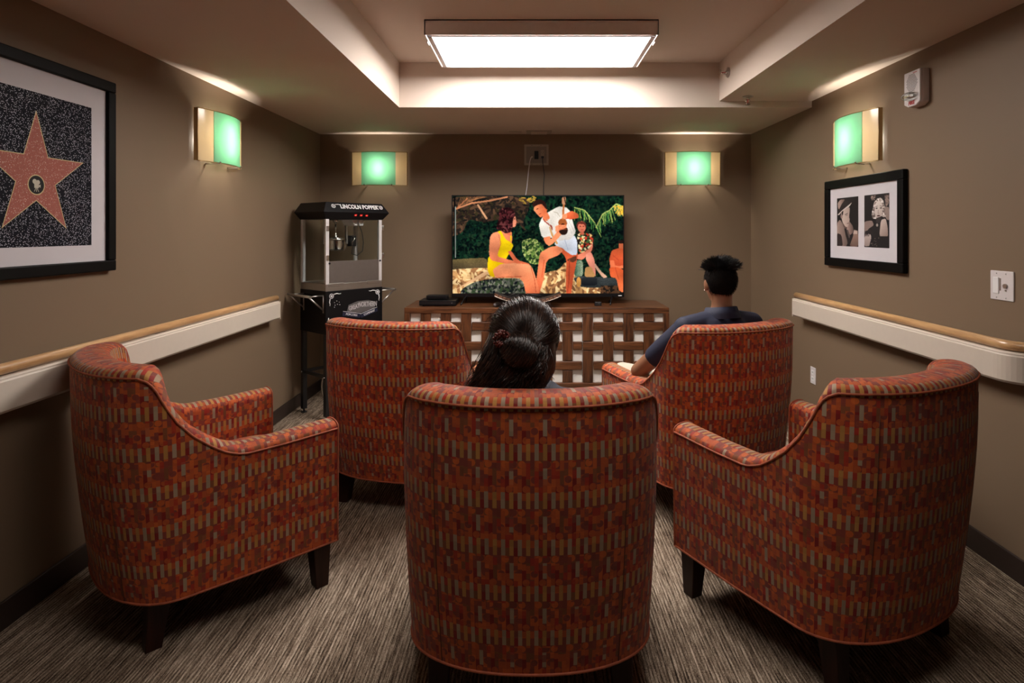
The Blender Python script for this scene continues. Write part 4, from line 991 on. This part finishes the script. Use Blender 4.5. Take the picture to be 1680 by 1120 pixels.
# sprinklers
def sprinkler(loc, rot, lab):
    t = empty('sprinkler_head', loc); t.rotation_euler = rot
    m = MB(); m.cyl((0,0,0),(0,0,-.006),.034,28); m.build('escutcheon', M_steel, t)
    m = MB(); m.cyl((0,0,-.006),(0,0,-.022),.010,14); m.tube([(-.010,0,-.02),(-.014,0,-.034),(-.004,0,-.05),(0,0,-.052)], .0025, 6); m.tube([(.010,0,-.02),(.014,0,-.034),(.004,0,-.05),(0,0,-.052)], .0025, 6); m.build('frame_arm', M_chrome, t)
    m = MB(); m.cyl((0,0,-.022),(0,0,-.048),.003,8); m.build('glass_bulb', M_red, t)
    m = MB(); m.cyl((0,0,-.052),(0,0,-.055),.017,16); m.build('deflector', M_chrome, t)
    tag(t, lab, 'sprinkler', 'fire sprinklers')
sprinkler((TX1, 3.89, 2.464), (0, R(90), 0), 'chrome sprinkler sticking sideways out of the tray side')
sprinkler((1.463, 3.935, 2.316), (0, 0, 0), 'chrome sprinkler hanging from the flat ceiling beside the tray')
# fire alarm
t = empty('fire_alarm', (WR, 2.935, 2.125)); t.rotation_euler = (0, 0, R(-90))   # local -y into the room, +x toward ... 
H = .088
m = MB(); poly = []
poly = [(-.062,H),(.062,H),(.062,-H+.012),(.03,-H-.004),(-.03,-H-.004),(-.062,-H+.012)]
XZ = Matrix(((1,0,0,0),(0,0,-1,0),(0,1,0,0),(0,0,0,1)))
m.prism(poly, 0, .038, 0, XZ); m.build('back_box', plain('alarm_white_side', (.55,.48,.46), .45), t, bevel=.006)
m = MB(); m.prism([(x*.97, z*.98) for x, z in poly], .038, .050, 0, XZ); m.build('front_cover', M_whitepl, t, bevel=.004)
m = MB()
for j in range(13):
    for i in range(9):
        x, z = -.036+i*.009+(.0045 if j % 2 else 0), .068-j*.0068
        if (x/.042)**2+((z-.027)/.046)**2 < 1: m.box((x-.0034,-.0506,z-.0014),(x+.0034,-.0502,z+.0014))
m.build('speaker_grille', M_dark, t)
m = MB(); m.ball((0,-.062,-.040), (.050,.030,.020)); m.build('strobe_lens', M_glass, t)
m = MB(); m.box((-.034,-.066,-.046),(.034,-.051,-.034)); m.cyl((-.02,-.07,-.04),(.02,-.07,-.04),.005,10); m.build('strobe_reflector', M_chrome, t)
m = text_mb('FIRE', .026, Matrix.Translation((0,-.0512,-.074)) @ Matrix.Rotation(R(90),4,'X'), bold=.0006); m.build('red_lettering', M_red, t)
m = MB(); m.box((.01,-.0508,.073),(.04,-.0502,.076)); m.build('red_mark', M_red, t)
tag(t, 'white fire alarm with strobe and speaker high on the wall above the portraits', 'fire alarm')
# light switch
t = empty('light_switch', (WR, 2.43, 1.182)); t.rotation_euler = (0, 0, R(-90))
m = MB(); m.box((-.06,-.006,-.061),(.06,0,.061)); m.build('cover_plate', M_whitepl, t, bevel=.004)
m = MB(); m.box((-.042,-.010,-.034),(-.012,-.006,.034)); m.build('paddle', M_white, t, bevel=.002)
m = MB(); m.box((-.008,-.0085,-.02),(-.004,-.006,.03)); m.build('dimmer_slide', M_steel, t)
m = MB(); m.cyl((.022,-.006,0),(.022,-.012,0),.010,14); m.cyl((.022,-.006,-.018),(.022,-.010,-.018),.004,10); m.build('key_switch', M_steel, t)
for x in (-.026, .022):
    for z in (-.05, .05): m = MB(); m.ball((x,-.006,z),.003,0,8,6); m.build('screw', M_steel, t)
tag(t, 'white double light switch plate above the bend of the handrail', 'light switch')
t = empty('wall_outlet', (WR, 4.055, .410)); t.rotation_euler = (0, 0, R(-90)); m = MB(); m.box((-.037,-.005,-.058),(.037,0,.058)); m.build('cover_plate', M_whitepl, t, bevel=.003)
for z in (-.022, .022):
    m = MB(); m.box((-.016,-.0075,z-.014),(.016,-.005,z+.014)); m.box((-.008,-.0079,z-.004),(-.005,-.0074,z+.006),1); m.box((.005,-.0079,z-.004),(.008,-.0074,z+.006),1); m.build('socket', [M_white, M_dark], t, bevel=0)
tag(t, 'white duplex outlet low on the wall below the handrail', 'outlet')

# ================================================================ people
def head(mb, c, s=1.0, yaw=0, pitch=0):
    M = Matrix.Translation(c) @ Matrix.Rotation(yaw, 4, 'Z') @ Matrix.Rotation(pitch, 4, 'X') @ Matrix.Scale(s, 4)
    def E(p, r): mb.ball((0,0,0), r, M=Matrix.Identity(4)); n = 20*11+2; 
    def el(p, r, rx=0, rz=0):
        m2 = MB(); m2.ball((0,0,0), r, M=(Matrix.Rotation(rz, 4, 'Z') @ Matrix.Rotation(rx, 4, 'X'))); m2.v = [tuple(M @ (Vector(v)+Vector(p))) for v in m2.v]; mb.merge(m2)
    el((0,-.012,.022), (.076,.096,.093)); el((0,.028,-.035), (.060,.062,.080)); el((0,.050,-.088), (.030,.030,.025)); el((0,.020,-.070), (.052,.052,.036))
    el((0,.082,.012), (.050,.014,.012)); el((0,.100,-.028), (.013,.018,.022), R(20)); el((0,.090,-.004), (.009,.012,.028)); el((0,.084,-.062), (.024,.014,.007)); el((0,.083,-.072), (.020,.013,.007))
    for sx in (-1, 1): el((sx*.042,.062,-.03), (.022,.025,.022)); el((sx*.078,-.004,-.012), (.008,.019,.031), R(-10), sx*R(-18)); el((sx*.076,.004,-.03), (.008,.010,.016))
    return M
def hand(mb, wrist, d, up, side, s=1.0):
    """palm plus five fingers; d finger direction, side toward the thumb"""
    d, up, side = Vector(d).normalized(), Vector(up).normalized(), Vector(side).normalized(); w_ = Vector(wrist)
    limb(mb, [w_, w_+d*.04*s, w_+d*.075*s], [.024*s, .030*s, .028*s], 12, 3)
    limb(mb, [w_+d*.03*s+side*.018*s, w_+d*.072*s+side*.022*s], [.018*s, .015*s], 10, 2); limb(mb, [w_+d*.03*s-side*.018*s, w_+d*.068*s-side*.024*s], [.018*s, .014*s], 10, 2)
    for k, (o_, L) in enumerate(((.030,.070),(.010,.078),(-.010,.072),(-.029,.056))):
        b_ = w_+d*.08*s+side*o_*s; limb(mb, [b_-d*.01, b_+d*L*.45*s, b_+d*L*.8*s-up*.012*s, b_+d*L*.95*s-up*.028*s], [.0092*s,.0088*s,.008*s,.007*s], 10, 3)
    b_ = w_+d*.025*s+side*.028*s; limb(mb, [b_, b_+side*.028*s+d*.024*s, b_+side*.036*s+d*.052*s-up*.006], [.012*s,.0105*s,.0085*s], 10, 3)

def person_parts(root, hd, hyaw, hpitch, sh, hip, elbows, wrists, hands_d, knees, ankles, sc, neck0, vox=.0075):
    """all coordinates local to the chair; returns head matrix"""
    mb = MB()
    M = head(mb, Vector(hd), 1.0, hyaw, hpitch)
    neck = Vector(neck0); limb(mb, [neck, (neck+Vector(hd))/2+Vector((0,-.012,-.03)), Vector(hd)+Vector((0,-.012,-.04))], [.062*sc,.053*sc,.054*sc])
    torso = [(Vector(hip)+Vector((0,0,.0)), .135*sc), ((Vector(hip)*.6+neck*.4), .125*sc), ((Vector(hip)*.25+neck*.75), .135*sc)]
    for x in (-.055, 0, .055): limb(mb, [p+Vector((x*sc, 0, 0)) for p, _ in torso], [r*.82 for _, r in torso])
    limb(mb, [sh[0], neck+Vector((0,0,-.035)), sh[1]], [.055*sc,.07*sc,.055*sc])
    for k in (0, 1):
        limb(mb, [sh[k], (Vector(sh[k])+Vector(elbows[k]))/2, elbows[k]], [.056*sc,.050*sc,.042*sc]); limb(mb, [elbows[k], (Vector(elbows[k])*.6+Vector(wrists[k])*.4), wrists[k]], [.043*sc,.042*sc,.027*sc])
        hand(mb, wrists[k], hands_d[k][0], hands_d[k][1], hands_d[k][2], sc)
        s = -1 if k == 0 else 1; hx = Vector(hip)+Vector((s*.09*sc, .02, -.03))
        limb(mb, [hx, (hx+Vector(knees[k]))/2, knees[k]], [.095*sc,.080*sc,.058*sc]); limb(mb, [knees[k], Vector(knees[k])*.65+Vector(ankles[k])*.35+Vector((0,-.02,0)), ankles[k]], [.056*sc,.056*sc,.038*sc])
        a = Vector(ankles[k]); limb(mb, [a+Vector((0,-.035,-.05)), a+Vector((0,.05,-.055)), a+Vector((0,.15,-.068))], [.032*sc,.036*sc,.026*sc])
    body = remesh(mb, vox, 3); body.build('body', M_skin, root, fix=False)
    return M
def eyes(root, M):
    for sx in (-1, 1):
        m = MB(); m.ball(tuple(M @ Vector((sx*.030, .0735, -.004))), .0105, 0); m.ball(tuple(M @ Vector((sx*.030, .0808, -.004))), .0045, 1); m.build('eye', [M_white, M_black], root)

# ---- man
T = CH[4]; man = empty('person', T.location, T.rotation_euler.z)
hip = Vector((.0, -.42, .56)); nk = Vector((.055, -.475, .965)); hd = Vector((.068, -.455, 1.135))
sh = [Vector((-.165, -.47, .905)), Vector((.265, -.47, .905))]; el_ = [Vector((-.312, -.262, .660)), Vector((.325, -.25, .668))]; wr = [Vector((-.13, -.045, .635)), Vector((.31, -.03, .672))]
hdv = [((.5,.85,-.10), (0,0,1), (1,-.5,0)), ((-.15,1,-.05), (0,0,1), (-1,0,0))]
kn = [Vector((-.165, .14, .535)), Vector((.17, .14, .535))]; an = [Vector((-.16, .20, .095)), Vector((.18, .20, .095))]
MH = person_parts(man, hd, R(-22.5+4), R(-4), sh, hip, el_, wr, hdv, kn, an, 1.0, nk)
eyes(man, MH)
mb = MB()
for x in (-.06, 0, .06): limb(mb, [hip+Vector((x,0,-.02)), hip*.6+nk*.4+Vector((x,0,0)), hip*.25+nk*.75+Vector((x,0,0))], [.128,.122,.126])
limb(mb, [sh[0]+Vector((0,0,.004)), nk+Vector((0,0,-.038)), sh[1]+Vector((0,0,.004))], [.064,.072,.064])
for k in (0, 1): limb(mb, [sh[k], sh[k]*.55+el_[k]*.45, sh[k]*.36+el_[k]*.64], [.064,.060,.056])
shirt = remesh(mb, .008, 3).build('polo_shirt', M_navy, man, fix=False)
m = MB(); P = []; n = 40
for j, (r_, z) in enumerate(((.066,.020),(.069,.055),(.074,.058),(.087,.022),(.094,.0))):
    for k in range(n): a = 2*math.pi*k/n; P.append(nk+Vector((r_*1.12*math.cos(a), r_*math.sin(a)-.004, z-.010*math.sin(a)-.012)))
m.add(P, [(j*n+k, j*n+(k+1) % n, (j+1)*n+(k+1) % n, (j+1)*n+k) for j in range(4) for k in range(n)], 0, True); m.build('collar', M_navy, shirt)
mb = MB()
for k in (0, 1):
    s = -1 if k == 0 else 1; hx = hip+Vector((s*.09,.02,-.035)); limb(mb, [hx, (hx+kn[k])/2, kn[k]+Vector((0,-.0,0))], [.112,.096,.076]); limb(mb, [kn[k], an[k]+Vector((0,0,.02))], [.074,.060])
limb(mb, [hip+Vector((-.07,0,-.02)), hip+Vector((.07,0,-.02))], [.135,.135]); remesh(mb, .009, 3).build('trousers', M_khaki, man, fix=False)
for k in (0, 1):
    a = an[k]; mb = MB(); limb(mb, [a+Vector((0,-.04,-.055)), a+Vector((0,.05,-.055)), a+Vector((0,.165,-.063))], [.040,.043,.032]); mb2 = remesh(mb, .008, 2)
    mb2.v = [(x, y, max(z, .0)) for x, y, z in mb2.v]; mb2.build('shoe', M_blackm, man, fix=False)
# hair
def cap(M, r, cut, mat, root, name, nu=56, nv=36, off=(0,-.012,.022), disp=0.0):
    m = MB(); P = []; F = []
    for j in range(nv+1):
        t = math.pi*j/nv
        for i in range(nu):
            a = 2*math.pi*i/nu; d = Vector((math.sin(t)*math.cos(a), math.sin(t)*math.sin(a), math.cos(t))); k_ = 1+disp*(rng.rand()-.5)
            P.append(Vector((d.x*r[0]*k_+off[0], d.y*r[1]*k_+off[1], d.z*r[2]*k_+off[2])))
    for j in range(nv):
        for i in range(nu):
            q = (j*nu+i, j*nu+(i+1) % nu, (j+1)*nu+(i+1) % nu, (j+1)*nu+i); c_ = sum((P[z] for z in q), Vector())/4
            if cut(c_): F.append(q)
    m.add([M @ p for p in P], F, 0, True); o = m.build(name, mat, root); s = o.modifiers.new('s', 'SOLIDIFY'); s.thickness = .003; return o
def strands(name, curves, mat, root, r=.0009, n=3):
    V = []; F = []; MI = []
    for pts in curves:
        mi = int(rng.choice(3, p=[.50, .18, .32]))
        P = np.array(pts); N = len(P); T_ = np.gradient(P, axis=0); T_ /= (np.linalg.norm(T_, axis=1, keepdims=True)+1e-9)
        ref = np.array([.31, .2, .93]); u = np.cross(T_, ref); u /= (np.linalg.norm(u, axis=1, keepdims=True)+1e-9); w2 = np.cross(T_, u); o = len(V)
        rad = r*np.linspace(1, .45, N)
        for i in range(N):
            for k in range(n): a = 2*math.pi*k/n; V.append(tuple(P[i]+(u[i]*math.cos(a)+w2[i]*math.sin(a))*rad[i]))
        for i in range(N-1):
            for k in range(n): l = (k+1) % n; F.append((o+i*n+k, o+i*n+l, o+(i+1)*n+l, o+(i+1)*n+k)); MI.append(mi)
    m = MB(); m.v = V; m.f = F; m.m = MI if isinstance(mat, list) else [0]*len(F); m.sm = [True]*len(F); return m.build(name, mat, root, fix=False)
hair = cap(MH, (.0800,.1005,.0975), lambda c: (c.z > -.075 and c.y < -.022+max(0, (c.z+.01))*1.6) or c.z > .072, M_fade, man, 'hair')
cs = []
for _ in range(2600):
    a = rng.uniform(0, 2*math.pi); t = math.acos(rng.uniform(.30, 1)); d = np.array([math.sin(t)*math.cos(a), math.sin(t)*math.sin(a), math.cos(t)])
    p = d*np.array([.0795,.100,.097])+np.array([0,-.012,.022])
    if p[2] < .060+.018*rng.rand(): continue
    cl = np.round(p/.016)*.016; sd = np.random.RandomState(int(abs(cl @ np.array([73.1, 191.7, 37.3]))*1000) % 99991)
    L = sd.uniform(.026, .046)*rng.uniform(.8, 1.05)*(1+.25*max(0, d[0])); dirv = d*np.array([.9,.8,.8])+np.array([.14, .0, .30])+sd.randn(3)*.30+rng.randn(3)*.07; dirv /= np.linalg.norm(dirv)
    dr = np.array([.55*np.sign(d[0]+.15), sd.randn()*.2, -.35]); pts = [p+dirv*L*s+dr*L*s*s*.45 for s in np.linspace(0, 1, 6)]
    cs.append([np.array(MH @ Vector(q)) for q in pts])
strands('hair_top', cs, M_hairm, hair, .0016)
cs = []
for _ in range(2600):
    a = rng.uniform(0, 2*math.pi); t = math.acos(rng.uniform(-.9, .75)); d = np.array([math.sin(t)*math.cos(a), math.sin(t)*math.sin(a), math.cos(t)]); p = d*np.array([.0805,.101,.098])+np.array([0,-.012,.022])
    if not (p[2] > -.078 and p[1] < -.022+max(0, p[2]+.01)*1.6): continue
    if abs(p[0]) > .066 and -.045 < p[2] < .02 and p[1] > -.03: continue
    cs.append([np.array(MH @ Vector(p+d*.0045*s+np.array([0,0,-.006])*s)) for s in (0, .5, 1)])
strands('hair_side', cs, M_fade, hair, .0008)
m = MB(); m.ball(tuple(MH @ Vector((-.084, .000, -.040))), .0045, 0, 10, 8); m.build('earring', M_chrome, man)
tag(man, 'person with short black hair in a navy polo shirt, sitting facing the television', 'person')

# ---- woman
T = CH[0]; wom = empty('person', T.location, 0)
hip = Vector((-.01, -.30, .55)); nk = Vector((-.03, -.445, .885)); hd = Vector((-.022, -.435, 1.062))
sh = [Vector((-.185, -.43, .83)), Vector((.135, -.43, .83))]; el_ = [Vector((-.225, -.26, .60)), Vector((.215, -.26, .60))]; wr = [Vector((-.10, -.06, .625)), Vector((.10, -.06, .625))]
hdv = [((.4,.9,-.15), (0,0,1), (1,-.4,0)), ((-.4,.9,-.15), (0,0,1), (-1,-.4,0))]
kn = [Vector((-.12, .16, .53)), Vector((.12, .16, .53))]; an = [Vector((-.12, .22, .09)), Vector((.12, .22, .09))]
MW = person_parts(wom, hd, R(3), R(3), sh, hip, el_, wr, hdv, kn, an, .90, nk, .008)
eyes(wom, MW)
mb = MB()
for x in (-.05, 0, .05): limb(mb, [hip+Vector((x,0,-.02)), hip*.6+nk*.4+Vector((x,0,0)), hip*.25+nk*.75+Vector((x,0,0))], [.118,.110,.116])
limb(mb, [sh[0], nk+Vector((0,0,-.04)), sh[1]], [.058,.070,.058])
for k in (0, 1): limb(mb, [sh[k], sh[k]*.5+el_[k]*.5, el_[k]*.8+sh[k]*.2], [.060,.056,.054])
remesh(mb, .008, 3).build('navy_top', M_navy, wom, fix=False)
mb = MB()
for k in (0, 1):
    s = -1 if k == 0 else 1; hx = hip+Vector((s*.08,.02,-.03)); limb(mb, [hx, (hx+kn[k])/2, kn[k]], [.100,.086,.066]); limb(mb, [kn[k], an[k]+Vector((0,0,.02))], [.064,.048])
limb(mb, [hip+Vector((-.06,0,-.02)), hip+Vector((.06,0,-.02))], [.122,.122]); remesh(mb, .009, 3).build('trousers', M_navy, wom, fix=False)
for k in (0, 1):
    a = an[k]; mb = MB(); limb(mb, [a+Vector((0,-.035,-.052)), a+Vector((0,.05,-.052)), a+Vector((0,.145,-.060))], [.036,.038,.028]); mb2 = remesh(mb, .008, 2); mb2.v = [(x, y, max(z, 0)) for x, y, z in mb2.v]; mb2.build('shoe', M_blackm, wom, fix=False)
hr_r = np.array([.106,.112,.112]); hr_o = np.array([0,-.010,.012])
hairw = cap(MW, tuple(hr_r*.985), lambda c: (c.y < .03+max(0, c.z)*.35) and c.z > -.10 or c.z > .085, M_hairw, wom, 'hair', off=tuple(hr_o))
def toW(p): return np.array(MW @ Vector(p))
def on_cap(d, k=1.0): return d/np.linalg.norm(d)*hr_r*k+hr_o
TIE = np.array([-.02, -.99, .02]); TIE /= np.linalg.norm(TIE)
# scalp strands swept from the hairline over the crown to the tie
cs = []
for _ in range(5200):
    a = rng.uniform(-.15*math.pi, 1.15*math.pi); z = rng.uniform(-.45, 1); st = math.sqrt(max(0, 1-z*z))
    d0 = np.array([st*math.cos(a), abs(st*math.sin(a))*rng.choice([1, 1, -.3]), z]); d0 /= np.linalg.norm(d0)
    if d0[1] > .45 and z < .55: continue
    om = math.acos(np.clip(d0 @ TIE, -1, 1))
    if om < .25: continue
    lift = 1.0+rng.uniform(0, .035); ph = rng.uniform(0, 6.28); am = rng.uniform(0, .010)
    pts = []
    for s in np.linspace(0, .93, 13):
        d = (math.sin((1-s)*om)*d0+math.sin(s*om)*TIE)/math.sin(om); k = lift+.012*math.sin(ph+s*5)
        p = on_cap(d, k); p = p+np.array([am*math.sin(ph+3*s), 0, am*math.cos(ph+4*s)]); pts.append(toW(p))
    cs.append(pts)
strands('swept_hair', cs, [M_hairw, M_hairw2, M_hairw3], hairw, .0013)
# bun
BC = np.array([-.020, -.136, -.012]); br = np.array([.055, .042, .054])
m = MB(); m.ball(tuple(BC), tuple(br*.93)); m.v = [tuple(toW(v)) for v in m.v]; m.build('hair_bun', M_hairw, hairw)
cs = []
for _ in range(1500):
    lat = rng.uniform(-1.45, 1.45); a0 = rng.uniform(0, 6.28); L = rng.uniform(1.2, 3.0); k = rng.uniform(.94, 1.09); tw = rng.uniform(-.3, .3)
    pole = np.array([-.80, -.25, .54]); pole /= np.linalg.norm(pole); e1 = np.cross(pole, [0, 1, 0]); e1 /= np.linalg.norm(e1); e2 = np.cross(pole, e1); pts = []
    for s in np.linspace(0, 1, 11):
        a = a0+L*s; la = lat+tw*s; d = pole*math.sin(la)+(e1*math.cos(a)+e2*math.sin(a))*math.cos(la); pts.append(toW(BC+d*br*k))
    cs.append(pts)
strands('bun_strands', cs, [M_hairw, M_hairw2, M_hairw3], hairw, .0013)
# scrunchie of dark red beads
m = MB()
for _ in range(110):
    a = rng.uniform(0, 6.28); b_ = rng.uniform(0, 6.28); c_ = np.array([-.072, -.136, .024]); r0 = .017; p = c_+np.array([(r0+.008*math.cos(b_))*math.cos(a), .012*math.sin(b_), (r0+.008*math.cos(b_))*math.sin(a)])
    m.ball(tuple(toW(p)), .0045, 0, 8, 6)
m.build('beaded_scrunchie', plain('dark_red_beads', (.10,.02,.015), .25, .2), wom)
# loose hair falling to the left shoulder
mb = MB()
limb(mb, [(-.065,-.07,.0),(-.085,-.085,-.07),(-.115,-.085,-.13),(-.135,-.07,-.19)], [.045,.055,.050,.034]); limb(mb, [(-.01,-.085,-.03),(-.02,-.095,-.10),(-.035,-.085,-.16)], [.05,.052,.045]); limb(mb, [(.055,-.06,-.02),(.050,-.075,-.08),(.035,-.07,-.13)], [.048,.050,.036])
mb = remesh(mb, .008, 4); mb.v = [tuple(toW(v)) for v in mb.v]; mb.build('loose_hair', M_hairw, hairw, fix=False)
cs = []
for _ in range(3600):
    u = rng.uniform(-1, 1); x0 = -.015+.095*u; zz = rng.uniform(-.05, .03); y0 = -.055-.065*math.sqrt(max(0, 1-u*u))
    end = np.array([-.075+.105*u+rng.randn()*.016, -.10-.03*math.sqrt(max(0, 1-u*u))+rng.randn()*.008, -.19+rng.uniform(-.02, .04)+(.05 if u > .3 else 0)])
    ph, fr_ = rng.uniform(0, 6.28), rng.uniform(6, 12); am = rng.uniform(.003, .015); pts = []
    for s in np.linspace(0, 1, 14):
        p = np.array([x0, y0, zz])*(1-s)+end*s; p = p+np.array([am*math.sin(ph+fr_*s)*s*1.5, -.028*math.sin(math.pi*min(1, s*1.2))*.9+am*math.cos(ph+fr_*s)*s, 0]); pts.append(toW(p))
    cs.append(pts)
strands('loose_strands', cs, [M_hairw, M_hairw2, M_hairw3], hairw, .0013)
# flyaways
cs = []
for _ in range(110):
    a = rng.uniform(0, math.pi); d0 = np.array([math.cos(a), rng.uniform(-.6, .2), math.sin(a)]); p = on_cap(d0, 1.0); t_ = np.cross(d0, [0, 1, 0]); t_ = t_/np.linalg.norm(t_)*rng.choice([-1, 1]); pts = []
    for s in np.linspace(0, 1, 8): pts.append(toW(p+t_*.06*s+d0/np.linalg.norm(d0)*(.016*math.sin(math.pi*s*.8))))
    cs.append(pts)
strands('flyaway_hair', cs, M_hairw, hairw, .0005)
tag(wom, 'person with long dark hair tied in a bun, seated with the back turned', 'person')
bpy.context.view_layer.update()
